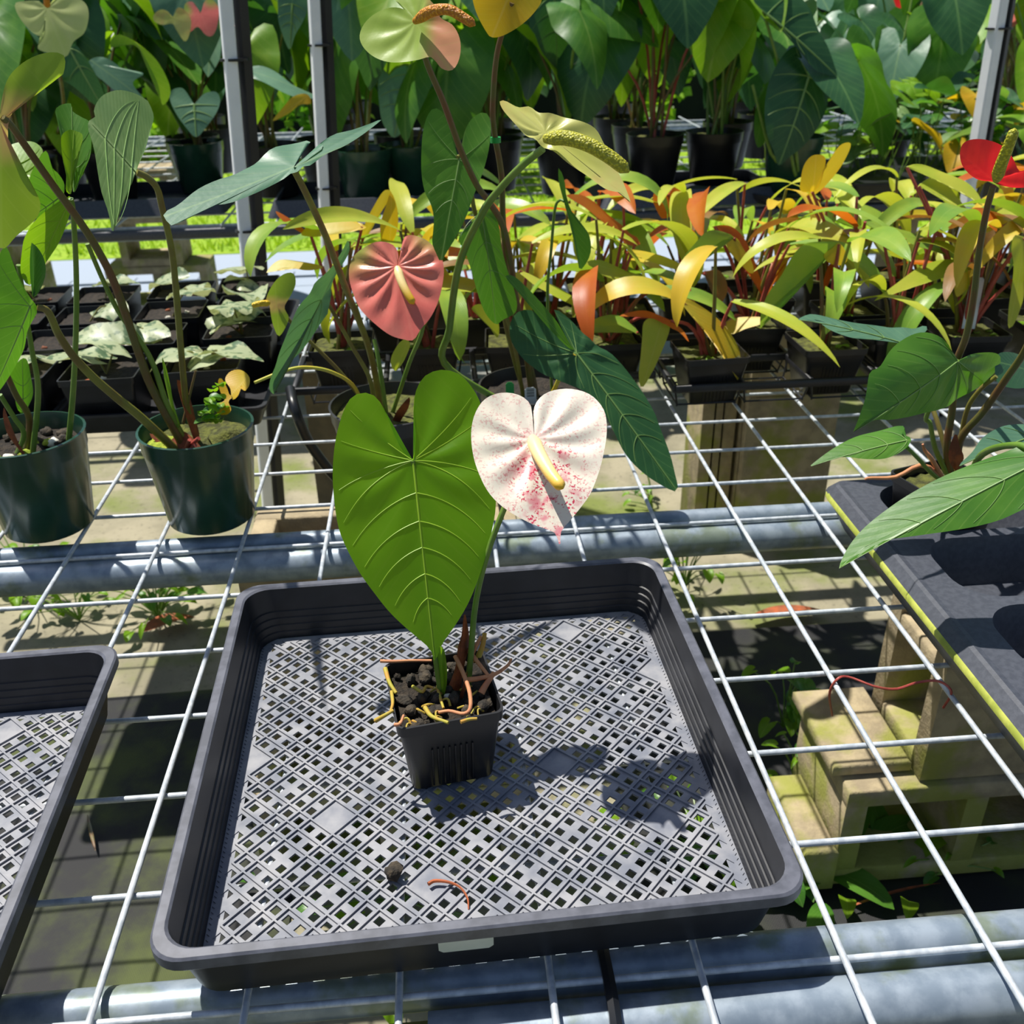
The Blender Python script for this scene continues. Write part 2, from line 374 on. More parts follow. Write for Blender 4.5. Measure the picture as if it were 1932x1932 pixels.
def leaf_px(root, mat, key, pts, J, T, yj, yt, s=(1, 0, 0), bow=.1, cup=0, fold=0, wave=.008, wf=5, ph=0, quilt=0, veins=None, name='leaf', n=60, rings=9, vr=.00045, qf=9):
    pj = cv(key, [J])[0]; ptp = cv(key, [T])[0]
    J3 = W(*pj, yj); T3 = W(*ptp, yt); ay = T3-J3; L = ay.length; ay.normalize()
    s = Vector(s); nn = s.cross(ay).normalized()
    if nn.dot(CC-J3) < 0: nn = -nn
    axx = ay.cross(nn).normalized()
    o2 = []
    for p in cv(key, pts):
        d = ray(*p); t = (J3-CC).dot(nn)/d.dot(nn); q = CC+d*t-J3
        o2.append((q.dot(axx), q.dot(ay)))
    Wd = max(abs(p[0]) for p in o2)
    outl = closed(o2, n); zf = zfun(L, bow, cup, fold, wave, wf, ph, quilt, qf)
    v, f, uv = fan(outl, L, Wd, zf, rings)
    tow = lambda p: J3+axx*p[0]+ay*p[1]+nn*p[2]
    v = [tow(p) for p in v]
    # face the upper side towards +nn
    o = wp(name, v, f, mat, root, uv)
    if veins:
        acc = ([], [])
        def P3(x, y):
            th = math.atan2(x, y); rr = min(1, math.hypot(x, y)/max(1e-6, rad(th)))
            return tow((x, y, zf(x/Wd, y/L, rr, th)+.0004))
        ang = sorted((math.atan2(x, y), math.hypot(x, y)) for x, y in outl)
        def rad(th):
            b = min(ang, key=lambda q: abs(q[0]-th)); return b[1]
        cat(acc, tube([P3(0, L*.97*i/10) for i in range(11)], vr*1.7, vr*.5, 22, 5))
        for sx in (-1, 1):
            side = [p for p in outl if p[0]*sx > 0]
            if not side: continue
            for v0, v1 in veins:
                tgt = min(side, key=lambda p: abs(p[1]-v1*L)-abs(p[0])*.6)
                e = (tgt[0]*.93, tgt[1]*.93); st = (0, max(0, v0)*L)
                c = (e[0]*.62, st[1]+(e[1]-st[1])*(.22 if v1 > v0 else .5))
                cat(acc, tube([P3((1-t)**2*st[0]+2*t*(1-t)*c[0]+t*t*e[0], (1-t)**2*st[1]+2*t*(1-t)*c[1]+t*t*e[1]) for t in [i/7 for i in range(8)]], vr, vr*.35, 16, 5))
        wp('veins', acc[0], acc[1], M['vein'] if mat in (M['hero'], M['lime']) else M['veind'], o).parent = o
    return o
def stalk_px(root, mat, key, pts, r0, r1, name='leaf_stalk', n=8):
    P = [W(*cv(key, [p[:2]])[0], p[2]) for p in pts]
    vf = tube(P, r0, r1, n=n, seg=len(P)*4)
    return wp(name, vf[0], vf[1], mat, root)
def spadix(root, mat, P, r, name='spadix', r1=None):
    vf = tube(P, r, r1 or r*.75, seg=16, n=10, prof=lambda s: (min(1, .55+s*4) if s < .12 else (1 if s < .9 else math.sqrt(max(.02, 1-((s-.9)/.1)**2)))))
    return wp(name, vf[0], vf[1], mat, root)

HEART = [(0, 0), (.03, -.1), (.1, -.27), (.21, -.36), (.33, -.33), (.42, -.17), (.455, .06), (.42, .33), (.31, .6), (.15, .84), (0, 1.0)]
ARROW = [(0, 0), (.04, -.12), (.1, -.26), (.19, -.32), (.27, -.27), (.31, -.12), (.31, .08), (.27, .32), (.2, .58), (.1, .82), (0, 1.0)]
ROUND = [(0, 0), (.03, -.1), (.12, -.25), (.26, -.32), (.42, -.25), (.52, -.06), (.53, .18), (.46, .45), (.32, .7), (.14, .9), (0, 1.02)]
def gen_leaf(name, shape, mat, L, wx=1, bend=.6, cup=.1, fold=0, wave=.02, wf=5, ph=0, n=34, rings=6, quilt=0):
    h = [(x*L*wx, y*L) for x, y in shape]; outl = closed(h + [(-x, y) for x, y in reversed(h[1:-1])], n)
    Wd = max(x for x, y in outl); zf = zfun(L, 0, cup, fold, wave, wf, ph, quilt)
    v, f, uv = fan(outl, L, Wd, zf, rings)
    f = [tuple(reversed(q)) for q in f]
    out = []
    for p in v:
        a = bend*p.y/L
        out.append((p.x, L/bend*math.sin(a)-math.sin(a)*0+p.z*math.sin(a), -L/bend*(1-math.cos(a))+p.z*math.cos(a)) if abs(bend) > .01 else p)
    return mk(name, out, f, mat, uv)
def gen_strap(name, mat, L, Wd, a0, bend, twist=0, fold=.25, n=14, k=5, pw=1.2):
    v = []; uv = []; f = []; y = z = 0
    for i in range(n+1):
        t = i/n; a = a0-bend*t**pw
        if i: y += math.cos(a)*L/n; z += math.sin(a)*L/n
        hw = Wd/2*(math.sin(pi*min(1, t*.93+.05))**.75)*(1 if t < .97 else .5)
        if i == n: hw = .0004
        tw = twist*t
        for j in range(k):
            x = (j/(k-1)*2-1); ox = x*hw; oz = fold*abs(x)*hw
            X = ox*math.cos(tw)-oz*math.sin(tw); Zl = ox*math.sin(tw)+oz*math.cos(tw)
            v.append((X, y-math.sin(a)*Zl, z+math.cos(a)*Zl)); uv.append((x, t))
    for i in range(n):
        for j in range(k-1):
            q = i*k+j; f.append((q, q+1, q+1+k, q+k))
    return mk(name, v, f, mat, uv)
def place(me, parent, loc, az, el=0, roll=0, sc=1, name='leaf'):
    o = obj(name, me, parent); o.location = loc
    o.rotation_euler = (Matrix.Rotation(az-pi/2, 4, 'Z') @ Matrix.Rotation(el, 4, 'X') @ Matrix.Rotation(roll, 4, 'Y')).to_euler()
    o.scale = (sc, sc, sc); return o

# ================================================================ the setting
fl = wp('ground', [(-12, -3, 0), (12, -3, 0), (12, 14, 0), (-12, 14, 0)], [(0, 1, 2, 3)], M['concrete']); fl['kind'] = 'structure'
# weed mat: a gently rippled sheet of its own thickness
def sheet(x0, x1, y0, y1, z, amp, nx, ny, seed):
    v = []; f = []
    for j in range(ny+1):
        for i in range(nx+1):
            x = x0+(x1-x0)*i/nx; y = y0+(y1-y0)*j/ny
            v.append((x, y, z+amp*(noise.noise(Vector((x*4, y*4, seed)))+.5)))
    for j in range(ny):
        for i in range(nx): a = j*(nx+1)+i; f.append((a, a+1, a+nx+2, a+nx+1))
    return v, f
vf = sheet(-2.0, -.42, -1.2, 1.12, .004, .006, 30, 44, 3)
t = thing('weed_mat', 'mossy black weed mat on the ground below the empty square tray', 'ground cover', (-1, 0, 0))
wp('mat_sheet', *vf, M['mat'], t)
vf = sheet(.1, 2.4, -1.2, 1.2, .006, .006, 40, 44, 3)
t = thing('weed_mat', 'black woven weed mat on the ground around the mossy block stack', 'ground cover', (0, 0, 0))
wp('mat_sheet', *vf, M['mat'], t)
for x in (.30, .52):
    st = ([], [])
    for k in range(60):
        y = -.35+k*.012; z = .006+.006*(noise.noise(Vector((x*4, y*4, 3)))+.5)+.0015
        cat(st, box(x-.001, x+.001, y, y+.007, z-.001, z+.001))
    o = wp('stitching', st[0], st[1], M['thread'], t); o['kind'] = 'stuff'
# lawn strip behind the second bench
g = ([], []); guv = []
for k in range(9000):
    x = R.uniform(-5, 5); y = 4.75+R.random()**1.3*2.6; h = R.uniform(.03, .075); a = R.uniform(0, 2*pi); l_ = R.uniform(-.03, .03)
    dx, dy = math.cos(a)*.008, math.sin(a)*.008; n0 = len(g[0])
    g[0].extend([(x-dx, y-dy, .004), (x+dx, y+dy, .004), (x+l_+dx*.3, y+l_, h)]); g[1].append((n0, n0+1, n0+2)); guv += [(-1, 0), (1, 0), (0, 1)]
lw = wp('lawn', g[0], g[1], M['grass'], None, guv, False); tag(lw, 'bright yellow green lawn grass strip beyond the far bench', 'grass'); lw['kind'] = 'stuff'
ls = wp('lawn_soil', [(-6, 4.72, .003), (6, 4.72, .003), (6, 9, .003), (-6, 9, .003)], [(0, 1, 2, 3)], M['grass'], None, [(0, 0), (.1, 0), (.1, .1), (0, .1)]); ls['kind'] = 'structure'

# ---------------------------------------------------------------- benches
def bench(name, label, loc, xs, ys, xr, yr, r=.0026):
    t = thing(name, label, 'bench', loc)
    for x in xs:
        vf = tube([(x+R.uniform(-.001, .001), yr[0], ZB-r), (x, (yr[0]+yr[1])/2, ZB-r), (x+R.uniform(-.001, .001), yr[1], ZB-r)], r, seg=3, n=8); wp('long_wire', *vf, M['galv'], t)
    for y in ys:
        vf = tube([(xr[0], y, ZB-3*r), (0, y+R.uniform(-.001, .001), ZB-3*r), (xr[1], y, ZB-3*r)], r, seg=3, n=8); wp('cross_wire', *vf, M['galv'], t)
    return t
b1 = bench('wire_bench', 'galvanised wire mesh bench top on pipes under the square mesh trays', (0, .8, 0),
           [.1*k for k in range(-12, 14)], [.1*k for k in range(0, 17)], (-1.25, 1.36), (-.16, 1.62))
def pipe(t, x0, x1, y, z, r, mat, name='support_pipe', n=20):
    vf = tube([(x0, y, z), (x1, y, z)], r, seg=2, n=n); wp(name, *vf, mat, t)
zt = ZB-.0105
pipe(b1, -1.3, 1.45, .0205, zt-.0165, .0165, M['pipe'])
pipe(b1, H(805, 1905, 0).x, 1.45, -.0205, zt-.020, .020, M['pipe'])
pipe(b1, -1.3, 1.45, .001, zt-.048, .012, M['mosspipe'])
pipe(b1, -1.3, 1.45, .638, zt-.013, .0125, M['pipe'])
pipe(b1, -1.3, 1.45, .599, zt-.021, .020, M['pipe'])
pipe(b1, -1.3, 1.45, 1.5, zt-.02, .02, M['pipe'])
# black strap over the front pipe
p = H(1154, 1890, -.01)
vf = tube([(p.x, -.05, ZB-.05), (p.x, -.046, ZB-.02), (p.x, -.02, ZB-.006), (p.x, .012, ZB-.006), (p.x, .03, ZB-.01)], .0045, n=6); wp('cable_tie', *vf, M['hose'], b1)

def cblock(name, label, x0, y0, z0, lx, ly, lz, axis, grp=None):
    """hollow concrete block, cores run along `axis`"""
    t = thing(name, label, 'concrete block', (x0+lx/2, y0+ly/2, z0), grp)
    dims = [lx, ly, lz]; ax = 'xyz'.index(axis); o = [i for i in range(3) if i != ax]
    la = max(o, key=lambda i: dims[i]); sh = [i for i in o if i != la][0]
    acc = ([], []); wt = .032; org = [x0, y0, z0]
    def addb(lo, hi, rc=0):
        a = list(org); b = [org[i]+dims[i] for i in range(3)]; a[ax] += rc; b[ax] -= rc
        a[la] = org[la]+lo[0]; b[la] = org[la]+hi[0]; a[sh] = org[sh]+lo[1]; b[sh] = org[sh]+hi[1]
        wv = box(a[0], b[0], a[1], b[1], a[2], b[2], .003); cat(acc, wv)
    Lh, Sh = dims[la], dims[sh]
    e = .001
    for c in (0, Sh-wt): addb((0, c), (Lh, c+wt))
    for q in (0, .5, 1):
        c = q*(Lh-wt); addb((c, wt-.004), (c+wt, Sh-wt+.004), .0012)
    wp('block_body', acc[0], acc[1], M['block'], t)
    return t
P0 = H(1630, 1325, .19-ZB)
bx, by = P0.x, P0.y
cblock('concrete_block', 'mossy concrete block lying on weed mat with dark cores facing the front', bx-.105, by-.2, .0145, .39, .19, .188, 'y')
cblock('concrete_block', 'upright concrete block stacked on the mossy block, hollow side open', bx, by-.19, .2035, .19, .17, .36, 'x')
bp = wp('concrete_slab', *box(bx-.12, bx-.005, by-.17, by+.0, .2035, .225, .004), M['block']); tag(bp, 'small mossy concrete slab on top of the lying block', 'slab')
bp = wp('concrete_slab', *box(bx-.16, bx-.108, by-.21, by-.05, .0145, .10, .006), M['block']); tag(bp, 'short mossy concrete piece leaning low beside the lying block', 'slab')
cblock('concrete_block', 'tall pale concrete block standing on end behind the small rack pots', .53, 1.55, 0, .21, .13, .385, 'z')
cblock('concrete_block', 'pale concrete block on top of the tall one under the rear bench pipe', .53, 1.55, .3855, .21, .13, .185, 'z')
cblock('concrete_block', 'narrow shaded concrete block standing beside the tall pale one', .44, 1.6, 0, .08, .13, .57, 'z')
cblock('concrete_block', 'shaded concrete block under the pipe behind the tray corner', -.46, .62, 0, .39, .19, .188, 'y')
cblock('concrete_block', 'second layer concrete block under the pipe behind the tray corner', -.44, .62, .19, .39, .19, .188, 'y')
cblock('concrete_block', 'mossy topped concrete block on third layer behind the green pot', -.42, .63, .38, .36, .17, .19, 'z')
wpst = wp('wooden_post', *box(-.43, -.37, 1.42, 1.47, 0, .6, .004), M['wood']); tag(wpst, 'thin pale wooden post standing below the rear of the bench', 'post')

# ---------------------------------------------------------------- second bench
b2 = bench('far_wire_bench', 'far wire mesh bench crowded with tall anthuriums', (.3, 3.3, 0),
           [.15*k for k in range(-15, 22)], [2.44+.15*k for k in range(0, 14)], (-2.3, 3.2), (2.4, 4.5), .003)
for y in (2.46, 4.4): pipe(b2, -2.4, 3.3, y, zt-.02, .02, M['pipe'])
bp = wp('front_rail', *box(-2.4, 3.3, 2.395, 2.415, ZB-.034, ZB-.009, .003), M['carrier'], b2)
for i, (x, lb) in enumerate(((-1.55, 'grey concrete block on the path under the far bench, behind the left pots'), (-2.25, 'shaded concrete block under the far bench at the outer left'))):
    cblock('concrete_block', lb, x, 3.75, 0, .42, .19, .188, 'y')
    cblock('concrete_block', 'upper ' + lb, x+.08, 3.75, .19, .25, .19, .385, 'y')
cblock('concrete_block', 'grey block leg under the far bench right of the pole', 1.25, 2.5, 0, .6, .19, .188, 'y')
cblock('concrete_block', 'upper grey block leg under the far bench right of the pole', 1.3, 2.5, .19, .5, .19, .385, 'y')

# ---------------------------------------------------------------- poles
def pole(label, a, bt, y, wd):
    p0 = W(*a, y); p1 = W(*bt, y); d = (p1-p0)/(p1.z-p0.z)
    lo = p0-d*p0.z; hi = p0+d*(2.3-p0.z)
    t = thing('shade_pole', label, 'pole', lo)
    sq_ = [(wd*1.15*math.cos(a_), wd*1.15*math.sin(a_)) for a_ in [math.radians(c_+q_) for c_ in (20, 110, 200, 290) for q_ in (-38, 38)]]
    wp('pale_pipe', *loft([[(p_.x+a_, p_.y+b_, p_.z) for a_, b_ in sq_] for p_ in (lo, hi)], True, True), M['pvc'], t, None, False)
    off = Vector((wd*1.9, .016, 0))
    wp('black_post', *tube([lo+off, hi+off], wd*1.05, seg=2, n=4), M['postb'], t)
    for h in (.74, 1.08):
        c = lo+d*h
        wp('cable_tie', *loft([[(c.x+.6*wd+2.1*wd*math.cos(k*pi/10), c.y+.004+1.4*wd*math.sin(k*pi/10), c.z+dz) for k in range(20)] for dz in (0, .005)], True, True), M['hose'], t)
    return t
pole('pale pole with black post standing right behind the small square pots', (472, 560), (425, 0), 1.78, .014)
pole('pale pole with black post in front of the far bench dark pots', (612, 390), (592, 0), 2.26, .014)
pole('pale pole with black post behind the red flower', (1825, 380), (1888, 0), 2.24, .017)

# ================================================================ square mesh tray
def tray_mesh():
    hb, hr, ht = .1965, .2125, .057
    prof = [(hb-.003, 0), (hb, .0015), (hb+.0075, .045), (hr-.001, .0455), (hr, .047), (hr, .0555), (hr-.0015, .057), (hb+.0085, .057), (hb+.0068, .0555)]
    wall = loft([rsq(h, h, .022, z, 7) for h, z in prof])
    inn = [(hb+.0068, .0555), (hb+.0045, .031), (hb+.0033, .0305), (hb+.0028, .024), (hb+.0016, .0235), (hb+.0011, .017), (hb-.0001, .0165), (hb-.0006, .010), (hb-.0018, .0095), (hb-.0026, .003)]
    inner = loft([rsq(h, h, .022, z, 7) for h, z in inn])
    # mesh floor: 45 degree lattice of small cells with square openings
    Sg = .013; q = Sg/4; lim = .1925; half = .184; v = {}; V = []; F = []
    def vid(i, j):
        if (i, j) not in v:
            a, b = i*q, j*q; v[(i, j)] = len(V); V.append(((a-b)*.70711, (a+b)*.70711, .003))
        return v[(i, j)]
    n = int(.2*1.5/q)+2
    for i in range(-n, n):
        for j in range(-n, n):
            a, b = (i+.5)*q, (j+.5)*q; x = (a-b)*.70711; y = (a+b)*.70711
            if abs(x) > lim or abs(y) > lim or math.hypot(max(0, abs(x)-.172), max(0, abs(y)-.172)) > .0205: continue
            ci, cj = i//4, j//4
            hole = (i % 4) in (1, 2) and (j % 4) in (1, 2)
            X = (ci+.5-cj-.5)*Sg*.70711; Y = (ci+cj+1)*Sg*.70711
            if abs(X) > half or abs(Y) > half: hole = False
            big = (ci % 4 in (2, 3)) and (cj % 4 in (2, 3)) and ((ci//4) % 3 == 0 and (cj//4) % 2 == 0)
            if hole and not big: continue
            F.append((vid(i, j), vid(i+1, j), vid(i+1, j+1), vid(i, j+1)))
    rim_ = loft([rsq(.1945, .1945, .022, .0022, 7), rsq(.1835, .1835, .004, .0022, 7)])
    # give the sheet thickness
    edge = {}
    for f_ in F:
        for k in range(4):
            e = (f_[k], f_[(k+1) % 4]); edge[e] = 1
    nV = len(V); V2 = V+[(x, y, .0012) for x, y, z in V]
    side = [(b, a, a+nV, b+nV) for (a, b) in edge if (b, a) not in edge]
    floor = cat((V2, F+side), rim_)
    rib = ([], [])
    for d in (0, 1):
        for k in range(-24, 25):
            if k % 4 == 3: continue
            c = k*Sg; 
            # line offset c along one diagonal, clipped to the square of half size `half`
            hl = half*1.41421-abs(c)
            if hl <= .004: continue
            s0, s1 = -hl, hl
            w_ = .0007
            pts = []
            for s_, o_ in ((s0, -w_), (s1, -w_), (s1, w_), (s0, w_)):
                a, b = (c+o_, s_) if d == 0 else (s_, c+o_)
                pts.append(((a-b)*.70711, (a+b)*.70711))
            cat(rib, loft([[(x, y, .0029) for x, y in pts], [(x, y, .0048) for x, y in pts]], False, True))
    return wall, inner, floor, rib
def make_tray(label, loc, rz):
    t = thing('mesh_tray', label, 'tray', loc, None, rz)
    wa, inn, fl_, rb = TM
    obj('outer_wall', TMM[0], t); obj('ribbed_inner_wall', TMM[1], t); o = obj('mesh_floor', TMM[2], t); obj('lattice_ribs', TMM[3], o)
    return t
TM = tray_mesh()
def splitrim(vf):
    return vf
nring = len(rsq(1, 1, .1, 0, 7))
wv, wf_ = TM[0]
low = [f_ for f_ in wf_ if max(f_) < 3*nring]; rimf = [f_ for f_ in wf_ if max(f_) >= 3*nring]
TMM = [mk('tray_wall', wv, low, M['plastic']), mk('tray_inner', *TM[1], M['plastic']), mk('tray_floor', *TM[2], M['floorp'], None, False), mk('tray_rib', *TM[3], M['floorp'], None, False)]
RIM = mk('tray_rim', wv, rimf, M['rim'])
for me_ in (RIM, TMM[0], TMM[1]): me_.set_sharp_from_angle(angle=math.radians(28))
tray1 = make_tray('square black mesh-bottomed tray holding the small white flowered plant', (-.1457, .2097, ZB+.0003), math.radians(1.6))
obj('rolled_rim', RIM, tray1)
tray2 = make_tray('empty square black mesh-bottomed tray beside the one with a potted plant', (-.6605, .112, ZB+.0003), math.radians(2.0))
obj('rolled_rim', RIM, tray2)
# paper sticker on the front wall of the tray
def front_pt(u, z):                        # point just proud of the front wall, tray local
    hb = .1965+.0075*(z-.0015)/.0435
    return (u, -hb-.0006, z)
u0 = -.0135-.001
st = [front_pt(a, z) for a, z in ((u0-.018+.003, .0225), (u0+.018-.003, .0225), (u0+.018, .0255), (u0+.018, .0375), (u0+.018-.003, .0405), (u0-.018+.003, .0405), (u0-.018, .0375), (u0-.018, .0255))]
st2 = [(x, y-.0006, z) for x, y, z in st]
obj('paper_sticker', mk('paper_sticker', *loft([st, st2], True, True), M['label'], None, False), tray1)
# soil crumb and dry stalk lying in the tray
def chunk(c, r, mat, root=None, name='bark_chip', sx=1, sy=1, sz=.8, seed=0, rz=0):
    v = []; f = []; nu, nv = 10, 6
    v.append((0, 0, -1))
    for j in range(1, nv):
        for i in range(nu):
            a = 2*pi*i/nu; b = pi*j/nv; v.append((math.sin(b)*math.cos(a), math.sin(b)*math.sin(a), -math.cos(b)))
    v.append((0, 0, 1))
    for i in range(nu): f.append((0, 1+(i+1) % nu, 1+i)); f.append((len(v)-1, len(v)-1-nu+i, len(v)-1-nu+(i+1) % nu))
    for j in range(nv-2):
        for i in range(nu): a = 1+j*nu+i; b = 1+j*nu+(i+1) % nu; f.append((a, b, b+nu, a+nu))
    out = []
    for p in v:
        k = r*(1+.45*noise.noise(Vector(p)*1.7+Vector((seed, seed*2, 0)))+.2*noise.noise(Vector(p)*4+Vector((seed, 0, 0))))
        x, y, z = p[0]*k*sx, p[1]*k*sy, p[2]*k*sz
        out.append((c[0]+x*math.cos(rz)-y*math.sin(rz), c[1]+x*math.sin(rz)+y*math.cos(rz), c[2]+z))
    return wp(name, out, f, mat, root)
p = H(743, 1645, .012); tag(chunk(p, .0068, M['bark'], None, 'soil_crumb', seed=4), 'dark soil crumb lying loose on the mesh tray floor', 'soil crumb')
pts = [H(x, y, z) for x, y, z in ((808, 1668, .008), (820, 1662, .008), (845, 1664, .008), (868, 1674, .007), (882, 1694, .006), (884, 1716, .0055))]
tag(wp('dry_stalk', *tube(pts, .0016, .0005, n=6), M['dry']), 'curled orange brown dry stalk lying on the mesh tray floor', 'dry stalk')

# ================================================================ pots
def sqpot(root, c, rz, hb, ht, h, mat, z0=0, ribs=0, soil=None, soilz=.012, rr=.008):
    prof = [(hb-.002, 0), (hb, .002), (ht-.0015, h-.010), (ht+.0005, h-.0095), (ht+.001, h), (ht-.0008, h), (ht-.002, h-.012), (hb-.0012, .004)]
    vf = loft([rsq(a, a, rr, z+z0, 4) for a, z in prof], True, True)
    o = wp('pot', *rot(vf, rz, c), mat, root)
    if ribs:
        for i in range(ribs):
            x = (i-(ribs-1)/2)*hb*1.1/ribs; z1, z2 = h*.06, h*.62
            y1 = -(hb+(ht-hb)*z1/h)-.0002; y2 = -(hb+(ht-hb)*z2/h)-.0002
            vf = tube([(x, y1, z0+z1), (x, y2, z0+z2)], .0009, seg=2, n=5); wp('pot_rib', *rot(vf, rz, c), mat, root)
    if soil:
        a = hb+(ht-hb)*(h-soilz)/h-.003; rows = 10; v = []; f = []
        for j in range(rows+1):
            for i in range(rows+1):
                x = (i/rows*2-1)*a; y = (j/rows*2-1)*a
                v.append((x, y, z0+h-soilz+.004*noise.noise(Vector((x*90+c[0]*31, y*90, 2)))))
        for j in range(rows):
            for i in range(rows): q = j*(rows+1)+i; f.append((q, q+1, q+rows+2, q+rows+1))
        wp('soil', *rot((v, f), rz, c), soil, root)
    return o
def rpot_mesh(rb, rt, h, lip=.01, n=36):
    prof = [(rb-.004, 0), (rb, .003), (rb+(rt-rb)*.84, h*.80), (rt-.001, h*.80+.003), (rt, h-.003), (rt+.0015, h), (rt-.0015, h+.0005), (rt-.004, h-.01), (rb-.002, .006)]
    return loft([circ(a, z, n) for a, z in prof], True, True)
def soil_disc(r, z, amp=.006, seed=0, n=24, k=6):
    v = [(0, 0, z+amp*.3)]; f = []
    for j in range(1, k+1):
        for i in range(n):
            a = 2*pi*i/n; q = r*j/k; x, y = q*math.cos(a), q*math.sin(a)
            v.append((x, y, z+amp*noise.noise(Vector((x*60+seed, y*60, seed)))))
    for i in range(n): f.append((0, 1+i, 1+(i+1) % n))
    for j in range(k-1):
        for i in range(n): a = 1+j*n+i; b = 1+j*n+(i+1) % n; f.append((a, a+n, b+n, b))
    return v, f

# ================================================================ hero plant
hx, hy, hz = -.164, .209, ZB+.0052
A = thing('potted_anthurium', 'small potted anthurium with white pink-speckled flower and one big leaf in mesh tray', 'potted plant', (hx, hy, hz))
rz = math.radians(9)
sqpot(A, (hx, hy, hz), rz, .0335, .0415, .075, M['potblack'], 0, 8, M['soil'], .010, .007)
RR = random.Random(5)
for k in range(42):
    x, y = RR.uniform(-.034, .034), RR.uniform(-.034, .034); r = RR.uniform(.0025, .0062)
    mt = RR.choice(('bark', 'bark', 'soil', 'bark', 'perl' if r < .004 else 'bark'))
    chunk((hx+x*math.cos(rz)-y*math.sin(rz), hy+x*math.sin(rz)+y*math.cos(rz), hz+.067+r*.4), r, M[mt], A, 'bark_chip' if mt != 'perl' else 'perlite_grain', RR.uniform(.8, 1.5), RR.uniform(.6, 1), RR.uniform(.6, 1), k, RR.uniform(0, 3))
hp = lambda x, y, z: H(x, y, z+.0052)
def rootline(pts, mt, r0, r1=None):
    P = [hp(*cv('P', [q[:2]])[0], q[2]) for q in pts]
    wp('root', *tube(P, r0, r1 or r0*.7, n=7), M[mt], A)
rootline([(455, 375, .077), (560, 378, .077), (680, 372, .076), (830, 372, .077)], 'rootp', .0016)
rootline([(1000, 340, .095), (1060, 470, .09), (1105, 600, .085), (1110, 720, .079), (1060, 760, .076), (960, 740, .075), (880, 750, .073)], 'rootp', .0019)
rootline([(490, 430, .078), (520, 530, .077), (570, 610, .074)], 'root', .002)
rootline([(420, 810, .068), (490, 770, .075), (550, 735, .077)], 'root', .002, .0012)
rootline([(780, 715, .073), (830, 780, .074), (950, 825, .075)], 'root', .002)
rootline([(535, 600, .074), (545, 680, .076), (530, 740, .076)], 'root', .0016)
rootline([(870, 560, .072), (890, 640, .073), (915, 720, .073)], 'root', .0015)
rootline([(690, 560, .073), (760, 600, .076), (790, 560, .076), (840, 570, .075)], 'root', .0015)
rootline([(1060, 515, .082), (1180, 500, .083), (1290, 470, .085), (1380, 410, .088), (1410, 360, .09)], 'rootp', .0024, .001)
rootline([(1190, 610, .075), (1230, 540, .08), (1285, 460, .085)], 'rootp', .003, .002)
rootline([(1170, 340, .09), (1200, 260, .1), (1215, 170, .108)], 'root', .0026, .0018)
rootline([(1110, 350, .09), (1150, 270, .1), (1190, 195, .106)], 'rootp', .002, .0015)
rootline([(1090, 480, .076), (1110, 400, .08), (1160, 350, .085)], 'root', .0018)
rootline([(1040, 820, .078), (1100, 800, .078), (1160, 795, .078)], 'root', .0016)
rootline([(560, 840, .078), (600, 830, .08), (625, 770, .082)], 'rootp', .0016, .001)
rootline([(1090, 290, .095), (1160, 380, .09), (1240, 480, .085)], 'rootp', .0022, .0014)
for k in range(16):
    x, y = RR.uniform(-.033, .033), RR.uniform(-.036, .0); p = Vector((hx+x*math.cos(rz)-y*math.sin(rz), hy+x*math.sin(rz)+y*math.cos(rz), hz+.069)); a_ = RR.uniform(0, 6)
    wp('root', *tube([p, p+Vector((math.cos(a_)*.005, math.sin(a_)*.005, .004)), p+Vector((math.cos(a_+.6)*.010, math.sin(a_+.6)*.010, .001))], .0011, .0008, n=6), M['root'], A)
# rusty sheath around the stem, green new shoot, petiole and flower stalk
bs_ = Vector((hx+.012, hy+.006, hz+.066))
leaf_px(A, M['sheath'], 'P', [(930, 640), (960, 560), (990, 470), (1010, 380), (1020, 280), (1050, 180), (1068, 30), (1090, 120), (1104, 220), (1100, 320), (1070, 420), (1050, 520), (1040, 620), (1010, 690), (960, 705)], (985, 690), (1068, 30), .212, .226, cup=-.12, bow=.03, wave=.02, name='sheath', n=40, rings=6)
leaf_px(A, M['sheath'], 'P', [(1030, 640), (1060, 560), (1090, 470), (1080, 560), (1050, 660), (1000, 700)], (1010, 690), (1095, 460), .208, .2, name='sheath', n=30, rings=4)
leaf_px(A, M['lime'], 'P', [(905, 610), (885, 500), (870, 380), (880, 290), (895, 275), (920, 340), (935, 440), (945, 540), (935, 620)], (915, 625), (890, 275), .205, .20, cup=-.3, bow=.02, name='young_shoot', n=30, rings=5)
wp('leaf_stalk', *tube([bs_+Vector((-.012, -.004, -.01)), W(822, 1230, .212), W(806, 1080, .24), W(788, 940, .272), W(779, 868, .2755)], .0032, .0024, n=10), M['st_green'], A)
